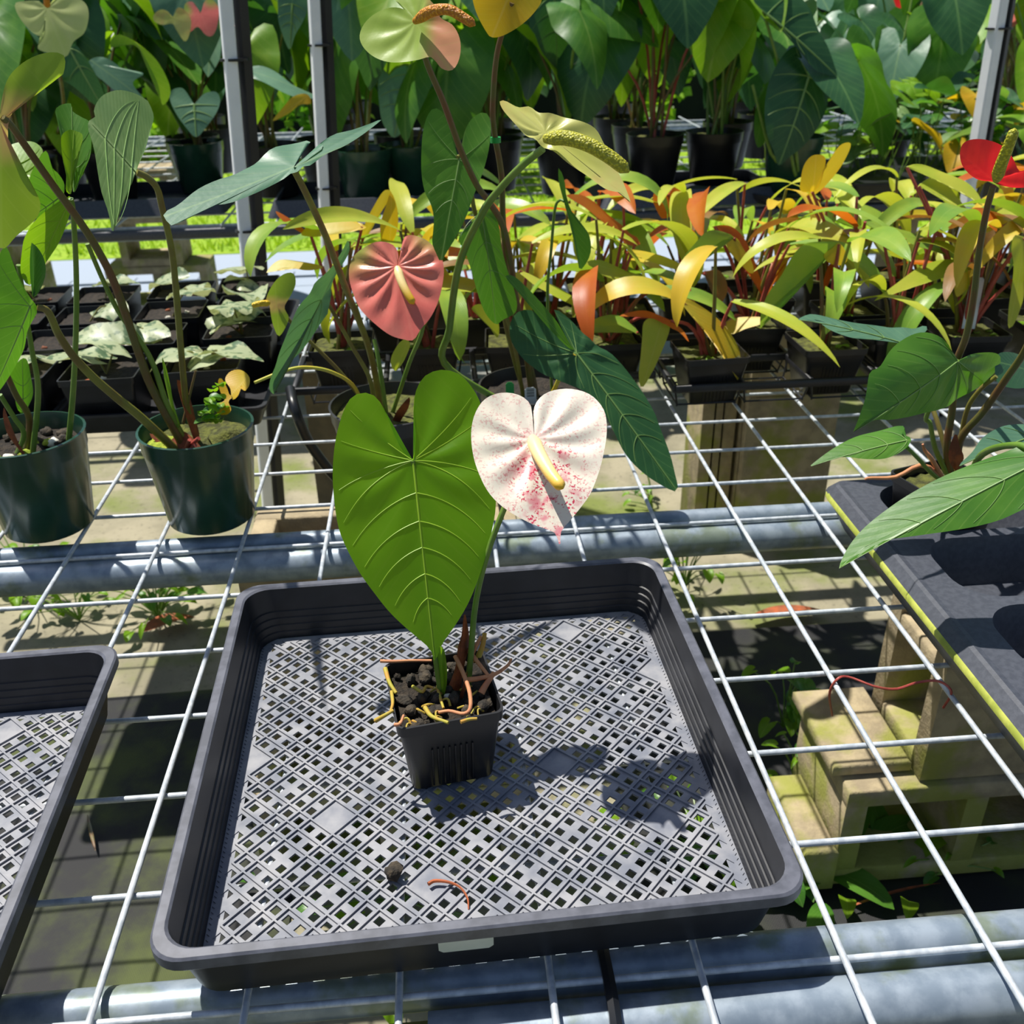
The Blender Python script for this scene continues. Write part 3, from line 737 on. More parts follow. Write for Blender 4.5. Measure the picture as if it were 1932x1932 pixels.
leaf_px(A, M['hero'], 'E', [(495, 628), (455, 600), (405, 530), (375, 440), (340, 355), (300, 300), (255, 280), (205, 287), (165, 320), (130, 400), (105, 500), (90, 610), (84, 730), (92, 860), (112, 985), (155, 1095), (222, 1220), (300, 1330), (370, 1420), (450, 1500), (530, 1570), (585, 1625), (606, 1690), (640, 1600), (715, 1490), (780, 1380), (830, 1260), (872, 1130), (905, 1000), (925, 880), (922, 780), (905, 650), (885, 500), (865, 400), (835, 310), (790, 240), (740, 190), (680, 168), (620, 168), (560, 195), (520, 250), (500, 330), (502, 420), (510, 520)],
        (495, 632), (606, 1690), .275, .192, s=(1, -.04, .0), bow=.06, cup=.045, wave=.012, wf=4, ph=.6, quilt=.011, qf=9,
        veins=[(0, -.32), (0, -.16), (0.0, .12), (0, .3), (.16, .42), (.3, .55), (.43, .66), (.56, .77), (.68, .85)], n=96, rings=14, vr=.0005)
wp('flower_stalk', *tube([bs_+Vector((.008, .004, -.01)), W(888, 1240, .222), W(897, 1140, .228), W(918, 1050, .235), W(950, 962, .24), W(985, 880, .252), W(1006, 826, .2505)], .0026, .0022, n=10), M['st_green'], A)
leaf_px(A, M['sp_white'], 'E', [(1128, 510), (1118, 430), (1108, 345), (1060, 300), (990, 285), (920, 295), (860, 330), (820, 390), (800, 460), (798, 545), (815, 645), (850, 740), (890, 810), (950, 870), (1030, 920), (1120, 960), (1200, 985), (1240, 1005), (1264, 1070), (1268, 995), (1312, 940), (1370, 870), (1420, 800), (1460, 700), (1485, 600), (1498, 500), (1490, 410), (1460, 350), (1410, 300), (1340, 270), (1270, 262), (1200, 275), (1150, 310), (1122, 370), (1126, 440)],
        (1128, 515), (1264, 1070), .25, .178, s=(1, -.05, -.1), bow=.04, cup=.05, wave=.012, wf=3, quilt=.022, qf=10, veins=None, name='spathe', n=96, rings=16)
spadix(A, M['spad_c'], [W(1004, 826, .247), W(1018, 858, .226), W(1040, 895, .204), W(1062, 922, .188)], .0058, r1=.0042)

# ================================================================ tall anthurium behind the tray (pink flower)
def round_pot(root, c, rb, rt, h, mat, soilm, sz=.018, seed=0, name='pot'):
    vf = rpot_mesh(rb, rt, h); wp(name, [Vector(p)+Vector(c) for p in vf[0]], vf[1], mat, root)
    vf = soil_disc(rt-.004, h-sz, .008, seed); wp('soil', [Vector(p)+Vector(c) for p in vf[0]], vf[1], soilm, root)
cB = Vector((-.222, .76, ZB+.0003))
B = thing('potted_anthurium', 'tall anthurium with coral pink flower in black round pot behind the big heart leaf', 'potted plant', cB)
round_pot(B, cB, .058, .076, .105, M['potblack'], M['soilm'], .016, 1)
kB = lambda x, y, z: cB+Vector((x, y, z+.088))
bB = kB(0, 0, 0)
def stalkW(root, mat, pts, r0, r1, name='leaf_stalk'): return wp(name, *tube(pts, r0, r1, seg=len(pts)*5, n=8), M[mat], root)
# long grey-green leaf seen nearly edge on
stalkW(B, 'st_olive', [bB+Vector((-.01, 0, -.01)), W(700, 670, .735), W(652, 543, .64), W(616, 449, .57), W(576, 362, .5), W(554, 320, .475)], .0042, .003)
leaf_px(B, M['blue'], 'A', [(1530, 880), (1600, 835), (1690, 770), (1660, 760), (1740, 705), (1830, 680), (1932, 640), (1990, 615), (1900, 690), (1800, 755), (1700, 800), (1620, 850), (1540, 895), (1440, 945), (1330, 1000), (1200, 1055), (1120, 1070), (1030, 1100), (960, 1150), (900, 1185), (862, 1150), (860, 1120), (930, 1080), (1030, 1000), (1130, 950), (1220, 920), (1300, 870), (1370, 810), (1440, 770), (1520, 742), (1620, 730), (1560, 800)],
        (1530, 868), (862, 1140), .475, .405, s=(.25, 1, .42), bow=-.02, cup=.0, wave=.012, n=80, rings=9)
# drooping leaf on the left
stalkW(B, 'st_olive', [bB+Vector((-.02, -.01, -.01)), W(700, 722, .72), W(662, 650, .705), W(628, 588, .69), W(617, 571, .685)], .003, .0022)
leaf_px(B, M['blue'], 'F', [(648, 451), (656, 460), (652, 482), (638, 507), (629, 525), (620, 565), (609, 598), (587, 638), (565, 670), (543, 692), (528, 707), (520, 725), (527, 750), (513, 735), (511, 712), (516, 690), (520, 660), (532, 625), (545, 595), (560, 567), (580, 540), (600, 520), (622, 497), (640, 470)],
        (606, 566), (525, 745), .68, .64, s=(1, .8, -.5), bow=.1, fold=.1, wave=.02, veins=[(.0, .3), (.2, .5), (.4, .7)], n=60)
# yellow dying leaf hanging left
stalkW(B, 'st_yel', [bB+Vector((-.03, -.02, -.005)), W(672, 735, .72), W(628, 703, .70), W(575, 693, .685), W(530, 702, .675), W(480, 722, .67)], .0024, .0018)
leaf_px(B, M['yellow'], 'D', [(1262, 462), (1215, 480), (1195, 510), (1170, 440), (1190, 410), (1240, 392), (1285, 400), (1305, 435), (1290, 480), (1250, 512), (1215, 525), (1205, 570), (1180, 610), (1130, 600), (1140, 560), (1175, 530), (1145, 490), (1142, 450), (1160, 435), (1195, 500)][0:1]+[(1240, 515), (1205, 530), (1200, 480), (1178, 440), (1205, 403), (1255, 390), (1297, 415), (1302, 460), (1275, 495)], (1240, 470), (1190, 520), .67, .66, s=(1, 0, .3), cup=.2, n=40, rings=5)
leaf_px(B, M['yellow'], 'D', [(1215, 520), (1190, 545), (1205, 590), (1180, 612), (1128, 602), (1140, 560), (1172, 535), (1150, 500), (1142, 450), (1160, 436), (1185, 480), (1195, 510)], (1180, 540), (1140, 605), .672, .66, s=(1, .3, .3), cup=.2, n=40, rings=5)
# coral flower
stalkW(B, 'st_green', [bB+Vector((.0, .01, -.01)), W(752, 745, .755), W(774, 680, .735), W(797, 622, .715), W(800, 560, .70), W(760, 505, .682), W(749, 500, .675)], .0028, .0022, 'flower_stalk')
leaf_px(B, M['sp_pink'], 'B', [(412, 1380), (418, 1320), (385, 1272), (310, 1262), (240, 1290), (185, 1330), (158, 1390), (160, 1460), (185, 1540), (220, 1610), (290, 1680), (370, 1740), (440, 1762), (492, 1765), (530, 1710), (580, 1650), (620, 1570), (645, 1480), (654, 1400), (640, 1330), (600, 1280), (550, 1240), (490, 1222), (450, 1230), (462, 1270), (432, 1340)],
        (412, 1385), (492, 1765), .672, .62, s=(1, -.15, .1), bow=.05, cup=-.03, wave=.015, wf=3, quilt=.03, qf=13, name='spathe', n=80, rings=13)
spadix(B, M['spad_c'], [W(749, 504, .668), W(757, 530, .655), W(768, 553, .645), W(781, 574, .638)], .0052, r1=.0042)
# upright stems from the base
for q in (((690, 640, .76), (670, 575, .75)), ((716, 690, .78), (706, 640, .79))):
    stalkW(B, 'st_green', [bB+Vector((-.005, .01, -.01))]+[W(*p) for p in q], .0035, .0024)
leaf_px(B, M['strap_lime'], 'B', [(405, 1932), (380, 1900), (385, 1850), (420, 1790), (455, 1765), (480, 1790), (465, 1840), (440, 1890)], (405, 1932), (470, 1770), .77, .78, bow=0, n=30, rings=4)
leaf_px(B, M['sheath'], 'E', [(380, 470), (400, 400), (440, 350), (480, 320), (470, 370), (430, 430), (410, 500)], (390, 480), (480, 320), .745, .72, n=24, rings=3, name='sheath')

# ================================================================ tall anthurium with green flowers
cC = Vector((-.03, .815, ZB+.0003))
C_ = thing('potted_anthurium', 'tall anthurium with green flowers and tall stalks behind the white speckled flower', 'potted plant', cC)
round_pot(C_, cC, .056, .072, .10, M['potblack'], M['soil'], .016, 2)
bC = cC+Vector((0, 0, .08))
stalkW(C_, 'st_brown', [bC, W(992, 660, .80), W(975, 570, .76), W(953, 440, .70), W(922, 380, .67), W(900, 350, .655), W(870, 285, .63), W(838, 196, .60), W(806, 120, .58), W(790, 60, .575), W(783, 42, .572)], .0042, .0026, 'flower_stalk')
leaf_px(C_, M['sp_green'], 'B', [(505, 115), (485, 70), (430, 45), (370, 50), (300, 90), (255, 150), (240, 215), (260, 270), (310, 315), (380, 338), (460, 335), (530, 320), (585, 300), (615, 322), (645, 358), (692, 368), (725, 330), (742, 260), (735, 190), (700, 130), (640, 95), (625, 50), (590, 10), (550, -30), (480, -60), (420, -40), (400, 0), (440, 25), (480, 60)],
        (508, 110), (692, 368), .57, .53, s=(1, -.2, .5), bow=.0, cup=.16, wave=.03, wf=3, quilt=.012, name='spathe', n=90, rings=12)
spadix(C_, M['spad_o'], [W(783, 40, .563), W(812, 22, .54), W(845, 18, .525), W(872, 32, .52), W(897, 48, .515)], .0052, r1=.004)
stalkW(C_, 'st_brown', [bC+Vector((.006, 0, 0)), W(1000, 690, .82), W(965, 560, .80), W(950, 430, .77), W(946, 330, .75), W(932, 245, .73), W(930, 190, .72), W(938, 100, .70), W(958, 30, .68), W(966, 5, .675)], .0042, .0026, 'flower_stalk')
leaf_px(C_, M['yellow'], 'B', [(800, 0), (830, 80), (880, 160), (910, 188), (970, 180), (1060, 130), (1130, 60), (1158, 0), (1130, -70), (1070, -110), (1010, -60), (980, -10), (930, -90), (860, -110), (805, -60)], (985, 0), (910, 188), .675, .66, s=(1, .3, .2), cup=.15, name='spathe', n=60, rings=8)
p = W(935, 264, .735); wp('tie_clip', *loft([[(p.x+.006*math.cos(k*pi/6), p.y+.006*math.sin(k*pi/6), p.z+dz) for k in range(12)] for dz in (-.003, .003)], True, True), M['tagg'], C_)
# yellow-green flower seen from the side
stalkW(C_, 'st_green', [bC+Vector((-.03, -.02, -.005)), W(842, 690, .76), W(848, 620, .72), W(866, 500, .66), W(910, 402, .60), W(948, 351, .565), W(990, 308, .54), W(1024, 281, .525)], .0046, .0036, 'flower_stalk')
leaf_px(C_, M['sp_yel'], 'B', [(945, 535), (975, 527), (1040, 555), (1100, 550), (1160, 595), (1250, 605), (1330, 640), (1430, 690), (1480, 750), (1530, 830), (1570, 900), (1600, 960), (1632, 1050), (1590, 1000), (1500, 985), (1400, 920), (1300, 860), (1220, 790), (1150, 750), (1080, 700), (1010, 640), (962, 585)],
        (1180, 690), (1632, 1050), .52, .47, s=(.3, 1, .9), bow=.02, cup=.05, wave=.02, quilt=.012, name='spathe', n=80, rings=10)
spadix(C_, M['spad_g'], [W(1028, 262, .505), W(1065, 260, .492), W(1108, 272, .482), W(1150, 296, .474), W(1187, 325, .468)], .0068, r1=.006)
# upright heart leaf
stalkW(C_, 'st_olive', [bC+Vector((-.01, .01, 0)), W(960, 640, .80), W(930, 500, .76), W(896, 400, .735), W(885, 330, .72), W(868, 298, .71), W(862, 297, .705)], .003, .0022)
leaf_px(C_, M['mid'], 'B', [(735, 825), (712, 770), (690, 690), (665, 620), (635, 580), (600, 573), (570, 610), (548, 680), (538, 780), (538, 900), (555, 1000), (585, 1060), (603, 1130), (600, 1200), (595, 1260), (615, 1310), (642, 1358), (670, 1310), (720, 1230), (770, 1130), (810, 1020), (850, 920), (880, 820), (896, 720), (898, 650), (885, 600), (850, 588), (800, 620), (765, 680), (748, 755)],
        (735, 830), (642, 1358), .705, .655, s=(1, .15, .15), bow=.06, cup=.05, wave=.012, veins=[(0, -.3), (0, .2), (.2, .42), (.4, .62)], n=80, rings=10)
# hanging leaf in the middle
leaf_px(C_, M['mid'], 'B', [(860, 1060), (900, 1090), (935, 1170), (955, 1290), (985, 1400), (1020, 1500), (1042, 1590), (1030, 1640), (980, 1670), (945, 1695), (880, 1630), (830, 1520), (790, 1400), (750, 1300), (715, 1250), (740, 1210), (800, 1180), (840, 1120)], (850, 1110), (945, 1695), .73, .71, s=(1, .3, 0), cup=.1, veins=[(0, .2), (.25, .45), (.5, .7)], n=60)
stalkW(C_, 'st_olive', [bC+Vector((-.012, 0, 0)), W(968, 640, .785), W(920, 480, .745), W(908, 402, .73)], .0028, .002)
# big dark leaf leaning right, with its folded lobe
stalkW(C_, 'st_yel', [bC+Vector((.01, -.01, 0)), W(1040, 745, .76), W(1062, 700, .725), W(1085, 667, .70)], .0032, .0026)
leaf_px(C_, M['dark'], 'F', [(1085, 665), (1060, 632), (1030, 602), (1000, 583), (975, 588), (963, 610), (965, 640), (985, 670), (1010, 690), (1040, 710), (1080, 725), (1110, 742), (1138, 775), (1160, 815), (1180, 852), (1205, 880), (1240, 906), (1282, 924), (1277, 885), (1268, 850), (1252, 808), (1239, 774), (1219, 741), (1193, 707), (1167, 678), (1149, 660), (1125, 647), (1105, 630), (1084, 608), (1063, 593), (1045, 583), (1055, 610), (1070, 640)],
        (1088, 667), (1282, 924), .70, .60, s=(1, .6, .7), bow=.05, fold=-.04, wave=.012, wf=6, quilt=.008, veins=[(0, -.4), (0, -.2), (0, .2), (.15, .4), (.3, .52), (.45, .65), (.6, .77)], n=90, rings=11, vr=.0006)
leaf_px(C_, M['mid'], 'M', [(0, 625), (60, 630), (160, 725), (270, 850), (345, 945), (385, 1010), (440, 1110), (485, 1180), (420, 1130), (330, 1040), (250, 950), (160, 840), (80, 740), (20, 670)], (470, 1160), (0, 625), .703, .70, s=(1, .4, 1), n=50, rings=6)
# thin bud shoot
stalkW(C_, 'st_green', [bC+Vector((.03, .02, -.005)), W(1033, 565, .84), W(1040, 470, .83), W(1047, 395, .82), W(1056, 378, .815), W(1064, 380, .81)], .0022, .0016)
leaf_px(C_, M['mid'], 'B', [(1240, 880), (1268, 950), (1290, 1050), (1330, 1150), (1375, 1230), (1397, 1330), (1382, 1405), (1350, 1330), (1325, 1230), (1290, 1120), (1262, 1000)], (1280, 1050), (1382, 1405), .81, .79, s=(1, .6, 0), fold=.2, n=40, rings=5)
# plant tags
def ptag(name, label, px, h, wd, mat, y, bar=False):
    p = W(*px, y); t = thing(name, label, 'plant tag', (p.x, p.y, p.z))
    r_ = .003
    prof = [(-wd/2, -.05), (wd/2, -.05), (wd/2, h-r_), (wd/2-r_, h), (-wd/2+r_, h), (-wd/2, h-r_)]
    v = [(x, -.0004, z) for x, z in prof]; v2 = [(x, .0004, z) for x, z in prof]
    obj('tag_blade', mk('tag_blade', *loft([v, v2], True, True), mat, None, False), t)
    if bar:
        q = ([], [])
        for i in range(9):
            z = -.002+i*.0013; cat(q, box(-wd*.33, wd*.33, -.0007, -.0004, z, z+(.0004 if i % 3 else .0008)))
        obj('barcode', mk('barcode', *q, M['ink'], None, False), t)
    t.rotation_euler = (-.15, R.uniform(-.15, .15), 0)
    return t
ptag('plant_tag', 'green plastic plant tag in the black pot behind the white flower', (962, 735), .010, .011, M['tagg'], .778)
ptag('plant_tag', 'white barcode plant tag in the pot behind the white flower', (1001, 745), .010, .015, M['tagw'], .772, True)

# ================================================================ green pots on the left
def green_pot(label, cx, cy, seed, soilm):
    c = Vector((cx, cy, ZB+.0003)); t = thing('potted_anthurium', label, 'potted plant', c)
    round_pot(t, c, .052, .0665, .123, M['potgreen'], soilm, .02, seed); return t, c
D_, cD = green_pot('tall anthurium in dark green pot with moss, fern and one folded pale leaf', -.447, .672, 3, M['soilm'])
bD = cD+Vector((-.012, -.015, .097))
chunk((cD.x-.04, cD.y-.012, cD.z+.104), .021, M['moss'], D_, 'moss_clump', 1, 1.2, .35, 2)
chunk((cD.x+.032, cD.y+.005, cD.z+.104), .022, M['soilm'], D_, 'moss_clump', 1, 1, .5, 7)
for i, q in enumerate(((408, 735, .66), (412, 750, .65), (398, 768, .655), (385, 780, .655), (420, 775, .66), (405, 790, .65), (390, 800, .645))):
    for k in range(3):
        me = gen_leaf('fern_leaflet', ROUND, M['lime'] if k else M['mid'], .012, 1, .8, .2, n=16, rings=2)
        o = place(me, D_, W(*q)-cD+Vector((R.uniform(-.006, .006), R.uniform(-.006, .006), R.uniform(-.005, .005))), R.uniform(0, 6), R.uniform(.2, .9), 0, 1, 'fern_leaflet')
for i, (a, b) in enumerate((((350, 848), (375, 827)), ((352, 850), (368, 840)), ((350, 858), (392, 846)), ((345, 860), (358, 830)))):
    wp('root_tip', *tube([bD+Vector((0, 0, .004)), W(*a, .645), W(*b, .632)], .0034, .0024, n=8), M['st_red'], D_)
leaf_px(D_, M['sheath'], 'K', [(1070, 1480), (985, 1390), (1010, 1380), (1090, 1430), (1150, 1380), (1200, 1360), (1270, 1420), (1300, 1480), (1200, 1545), (1100, 1540)], (1150, 1470), (1300, 1480), .648, .64, s=(1, 0, .4), n=30, rings=4, name='sheath')
leaf_px(D_, M['sheath'], 'K', [(1230, 1350), (1190, 1240), (1160, 1130), (1140, 1040), (1170, 1060), (1210, 1160), (1250, 1280), (1290, 1420), (1260, 1440)], (1270, 1420), (1140, 1040), .655, .66, cup=-.2, n=30, rings=4, name='sheath')
leaf_px(D_, M['lime'], 'K', [(1160, 1330), (1090, 1230), (1060, 1110), (1055, 980), (1040, 880), (1070, 950), (1100, 1060), (1130, 1190), (1170, 1320)], (1160, 1340), (1040, 880), .65, .66, cup=-.2, n=30, rings=4, name='young_shoot')
# stalk of the green-coral flower
stalkW(D_, 'st_brown', [bD, W(290, 739, .645), W(267, 681, .635), W(241, 605, .62), W(214, 530, .605), W(188, 478, .595), W(154, 423, .58), W(99, 348, .56), W(50, 278, .545), W(20, 236, .535), W(5, 222, .53)], .0052, .003, 'flower_stalk')
leaf_px(D_, M['sp_var'], 'Q', [(-10, 900), (10, 770), (40, 640), (90, 550), (180, 470), (280, 420), (380, 400), (460, 410), (497, 445), (495, 520), (480, 572), (400, 595), (320, 650), (250, 730), (170, 790), (120, 812), (85, 870), (60, 980), (60, 1080), (80, 1190), (130, 1280), (200, 1380), (270, 1460), (305, 1540), (290, 1630), (230, 1700), (120, 1790), (0, 1890), (-150, 1700), (-260, 1300), (-250, 900), (-150, 650), (-60, 700)],
        (0, 930), (0, 1890), .53, .50, s=(1, .35, .2), bow=.05, cup=.05, wave=.03, wf=3, quilt=.008, name='spathe', n=90, rings=10)
stalkW(D_, 'st_green', [bD+Vector((.004, .004, 0)), W(318, 770, .65), W(290, 690, .64), W(262, 640, .63), W(225, 590, .62), W(195, 530, .61), W(165, 460, .6)], .0036, .0024)
# folded pale leaf
stalkW(D_, 'st_olive', [bD+Vector((.012, .014, 0)), W(354, 776, .665), W(346, 710, .66), W(336, 594, .65), W(325, 480, .635), W(306, 393, .62), W(296, 355, .612), W(278, 335, .605), W(258, 325, .6)], .0038, .0032)
leaf_px(D_, M['pale'], 'Q', [(1030, 1300), (1055, 1230), (1090, 1130), (1110, 1030), (1132, 920), (1112, 850), (1085, 795), (1020, 750), (940, 715), (860, 702), (780, 725), (735, 780), (715, 850), (725, 890), (690, 905), (680, 960), (700, 1080), (715, 1200), (730, 1340), (750, 1480), (785, 1600), (805, 1700), (815, 1798), (850, 1700), (900, 1600), (950, 1470), (1000, 1390)],
        (1028, 1310), (700, 930), .60, .585, s=(.6, -.3, -1), bow=.03, fold=.12, wave=.01, veins=[(.1, .3), (.3, .5), (.5, .7), (.7, .85)], n=80, rings=10)
# left leaf on the low petiole
stalkW(D_, 'st_olive', [bD+Vector((-.006, -.006, 0)), W(270, 791, .635), W(220, 750, .62), W(174, 710, .605), W(136, 669, .59), W(110, 630, .58), W(97, 600, .573), W(86, 584, .57), W(70, 580, .567)], .0052, .0032)
leaf_px(D_, M['mid'], 'K', [(45, 165), (100, 300), (155, 420), (205, 500), (245, 560), (218, 640), (182, 720), (165, 830), (120, 930), (60, 1040), (0, 1130), (-60, 1180), (-150, 950), (-150, 650), (-80, 400), (0, 240)], (195, 545), (-60, 1180), .567, .55, s=(1, .5, 0), fold=-.08, wave=.02, veins=[(0, -.3), (0, .2), (.2, .5)], n=60)
leaf_px(D_, M['dark'], 'K', [(222, 148), (182, 215), (172, 310), (188, 400), (215, 485), (248, 400), (270, 285), (262, 195)], (215, 485), (222, 148), .575, .565, s=(1, .8, 0), fold=.2, n=36, rings=5)
stalkW(D_, 'st_brown', [W(345, 800, .66), W(358, 745, .665), W(369, 700, .67)], .0018, .0012, 'dry_stub')

E_, cE = green_pot('anthurium in dark green pot with bare gritty soil and bright lime leaves', -.646, .675, 4, M['soil'])
bE = cE+Vector((.0, 0, .1))
for k in range(26):
    a = R.uniform(0, 2*pi); q = R.uniform(0, .055)
    chunk((cE.x+q*math.cos(a), cE.y+q*math.sin(a), cE.z+.106), R.uniform(.004, .009), M[R.choice(('bark', 'perl', 'bark', 'moss'))], E_, 'grit_piece', 1, 1, .7, k)
stalkW(E_, 'st_green', [W(130, 830, .675), W(138, 740, .67), W(143, 640, .665), W(144, 520, .655), W(138, 402, .64), W(134, 375, .635)], .0034, .0026)
stalkW(E_, 'st_green', [bE+Vector((.01, -.02, 0)), W(72, 740, .65), W(60, 660, .64), W(50, 600, .63), W(35, 500, .62)], .0034, .0026)
stalkW(E_, 'st_brown', [bE+Vector((0, -.01, 0)), W(55, 790, .66), W(30, 745, .65), W(5, 690, .64), W(-20, 640, .63)], .004, .003)
stalkW(E_, 'st_green', [bE+Vector((-.01, -.02, 0)), W(45, 820, .645), W(28, 790, .64), W(0, 745, .63)], .003, .0026)
leaf_px(E_, M['sheath'], 'K', [(160, 1520), (90, 1440), (40, 1370), (10, 1270), (15, 1210), (45, 1300), (90, 1400), (150, 1480)], (155, 1510), (12, 1215), .645, .65, n=26, rings=4, name='sheath')
for args in (
    ('lime', 'A', [(115, 1300), (130, 1230), (180, 1150), (260, 1080), (330, 1040), (372, 1020), (372, 1080), (350, 1160), (310, 1260), (260, 1340), (200, 1430), (150, 1492), (108, 1420)], (365, 1040), (150, 1492), .64, .61),
    ('lime', 'A', [(318, 720), (335, 685), (365, 668), (400, 678), (428, 695), (428, 740), (400, 790), (386, 850), (382, 940), (368, 1005), (343, 990), (345, 900), (325, 820)], (366, 1010), (385, 672), .637, .66),
    ('mid', 'A', [(285, 575), (315, 530), (365, 518), (372, 560), (420, 600), (468, 640), (478, 720), (470, 830), (425, 890), (400, 960), (380, 1000), (395, 880), (360, 780), (330, 660)], (385, 1000), (370, 525), .645, .69),
    ('lime', 'A', [(40, 745), (110, 725), (180, 740), (225, 790), (200, 830), (170, 900), (150, 950), (90, 910), (50, 830)], (150, 950), (60, 745), .66, .69),
    ('mid', 'A', [(160, 900), (200, 820), (240, 780), (270, 870), (300, 900), (335, 960), (320, 1040), (250, 1100), (180, 1150), (120, 1130), (140, 1000)], (320, 1020), (160, 1140), .65, .64),
    ('mid', 'K', [(90, 1100), (60, 1000), (80, 960), (170, 900), (200, 1000), (210, 1120), (150, 1240), (110, 1200)], (150, 1230), (150, 900), .70, .69)):
    leaf_px(E_, M[args[0]], *args[1:], s=(1, .4, .1), cup=.08, wave=.02, veins=[(0, .2), (.25, .5), (.5, .75)], n=50, rings=7)

# ================================================================ carrier and red anthurium on the right
cz0 = .055
K_ = thing('pot_carrier', 'large charcoal plastic pot carrier with round-cornered wells and algae stained lip', 'tray', (.5, .25, ZB))
cells = []; x0, y0, cw, ch = .300, -.1875, .215, .125
for j in range(6):
    for i in range(2):
        cxx, cyy = x0+.012+cw*(i+.5), y0+ch*(j+.5)
        n_ = 8; op = rsq(.080, .0555, .04, cz0, n_, cxx, cyy)
        def proj_sq(p):
            dx, dy = p[0]-cxx, p[1]-cyy; s_ = min((cw/2)/max(1e-9, abs(dx)), (ch/2)/max(1e-9, abs(dy))); return (cxx+dx*s_, cyy+dy*s_, cz0)
        sq = [proj_sq(p) for p in op]
        for cx_, cy_ in ((1, 1), (-1, 1), (-1, -1), (1, -1)):
            tgt = (cxx+cx_*cw/2, cyy+cy_*ch/2, cz0); k = min(range(len(sq)), key=lambda q: (sq[q][0]-tgt[0])**2+(sq[q][1]-tgt[1])**2); sq[k] = tgt
        lip = rsq(.0795, .055, .0395, cz0-.002, n_, cxx, cyy); low_ = rsq(.066, .042, .030, .003, n_, cxx, cyy)
        ring2 = [(p[0]+(cxx-p[0])*-.05, p[1]+(cyy-p[1])*-.05, cz0) for p in op]
        vf = loft([sq, ring2, op, lip, low_], False, True)
        wp('pot_well', [Vector(p)+Vector((0, 0, ZB)) for p in vf[0]], vf[1], M['carrier'], K_).data.set_sharp_from_angle(angle=.4)
hxk, hyk = cw+.012, ch*3
kx, ky = x0+.012+cw, y0+ch*3
fr_ = loft([rsq(cw+d_, ch*3+d_, r_, z_, 4, kx, ky) for d_, r_, z_ in ((0, .004, cz0), (.006, .010, cz0+.0015), (.010, .014, cz0), (.019, .022, .046), (.0195, .022, .041), (.017, .02, .041), (-.004, .01, .001))])
wp('carrier_skirt', [Vector(p)+Vector((0, 0, ZB)) for p in fr_[0]], fr_[1], M['carrier'], K_).data.set_sharp_from_angle(angle=.4)
ringp = rsq(cw+.0262, ch*3+.0262, .028, .0205, 5, kx, ky)
wp('algae_stained_lip', [Vector(p)+Vector((0, 0, ZB)) for p in loft([[(p[0], p[1], z) for p in rsq(cw+o_, ch*3+o_, .028, .0, 5, kx, ky)] for o_, z in ((.0185, .0472), (.0206, .0452), (.0206, .0405), (.0165, .0402))])[0]], loft([ringp]*4)[1], M['algae'], K_)

cF = Vector((x0+.012+cw*.5-.020, y0+ch*5.5-.002, ZB+.004)); 
F_ = thing('potted_anthurium', 'anthurium with glossy red flower standing in the charcoal pot carrier', 'potted plant', cF)
sqpot(F_, cF, .3, .034, .043, .085, M['potblack'], 0, 0, M['soilm'], .012)
bF = cF+Vector((0.01, 0, .075))
yF = cF.y
stalkW(F_, 'st_brown', [bF, W(1786, 850, yF), W(1797, 770, yF), W(1803, 690, yF-.01), W(1823, 634, yF-.02), W(1837, 562, yF-.03), W(1848, 471, yF-.045), W(1862, 395, yF-.06), W(1874, 352, yF-.07)], .0042, .0028, 'flower_stalk')
leaf_px(F_, M['sp_red'], 'C', [(1775, 950), (1700, 942), (1640, 905), (1600, 862), (1586, 812), (1600, 770), (1650, 750), (1720, 745), (1790, 760), (1840, 800), (1880, 860), (1910, 892), (1960, 880), (2040, 875), (2040, 950), (1950, 972), (1880, 978), (1820, 967)], (1778, 940), (1588, 810), yF-.07, yF-.05, s=(1, .5, .8), bow=-.15, cup=.15, wave=.03, quilt=.012, name='spathe', n=70, rings=10)
spadix(F_, M['spad_g'], [W(1880, 340, yF-.075), W(1889, 310, yF-.09), W(1903, 275, yF-.1), W(1915, 242, yF-.105)], .0055, r1=.0042)
stalkW(F_, 'st_brown', [bF+Vector((.004, -.005, 0)), W(1810, 835, yF), W(1855, 777, yF-.02), W(1898, 715, yF-.04), W(1932, 665, yF-.06), W(1960, 600, yF-.08)], .0044, .0032)
stalkW(F_, 'st_olive', [bF, W(1820, 790, yF), W(1845, 740, yF-.01), W(1880, 710, yF-.02)], .003, .0022)
stalkW(F_, 'st_green', [bF, W(1766, 850, yF), W(1755, 800, yF), W(1748, 786, yF), W(1780, 720, yF-.02), W(1806, 680, yF-.035)], .003, .0022)
VS = [(0, -.3), (0, -.1), (0, .25), (.2, .45), (.4, .62), (.6, .78)]
leaf_px(F_, M['mid'], 'G', [(1585, 330), (1560, 290), (1530, 220), (1490, 185), (1450, 180), (1400, 200), (1340, 240), (1290, 290), (1240, 360), (1200, 385), (1180, 440), (1160, 530), (1140, 600), (1125, 660), (1113, 705), (1150, 665), (1210, 640), (1280, 640), (1370, 625), (1450, 605), (1540, 580), (1640, 530), (1730, 470), (1790, 420), (1825, 380), (1835, 340), (1820, 305), (1780, 290), (1720, 290), (1660, 300), (1620, 320)], (1585, 335), (1113, 705), yF-.035, yF-.12, s=(1, .5, -.2), bow=.1, cup=-.08, wave=.015, quilt=.008, veins=VS, n=90, rings=11)
stalkW(F_, 'st_olive', [bF, W(1770, 800, yF+.03), W(1730, 700, yF+.08), W(1707, 655, yF+.1)], .003, .0022)
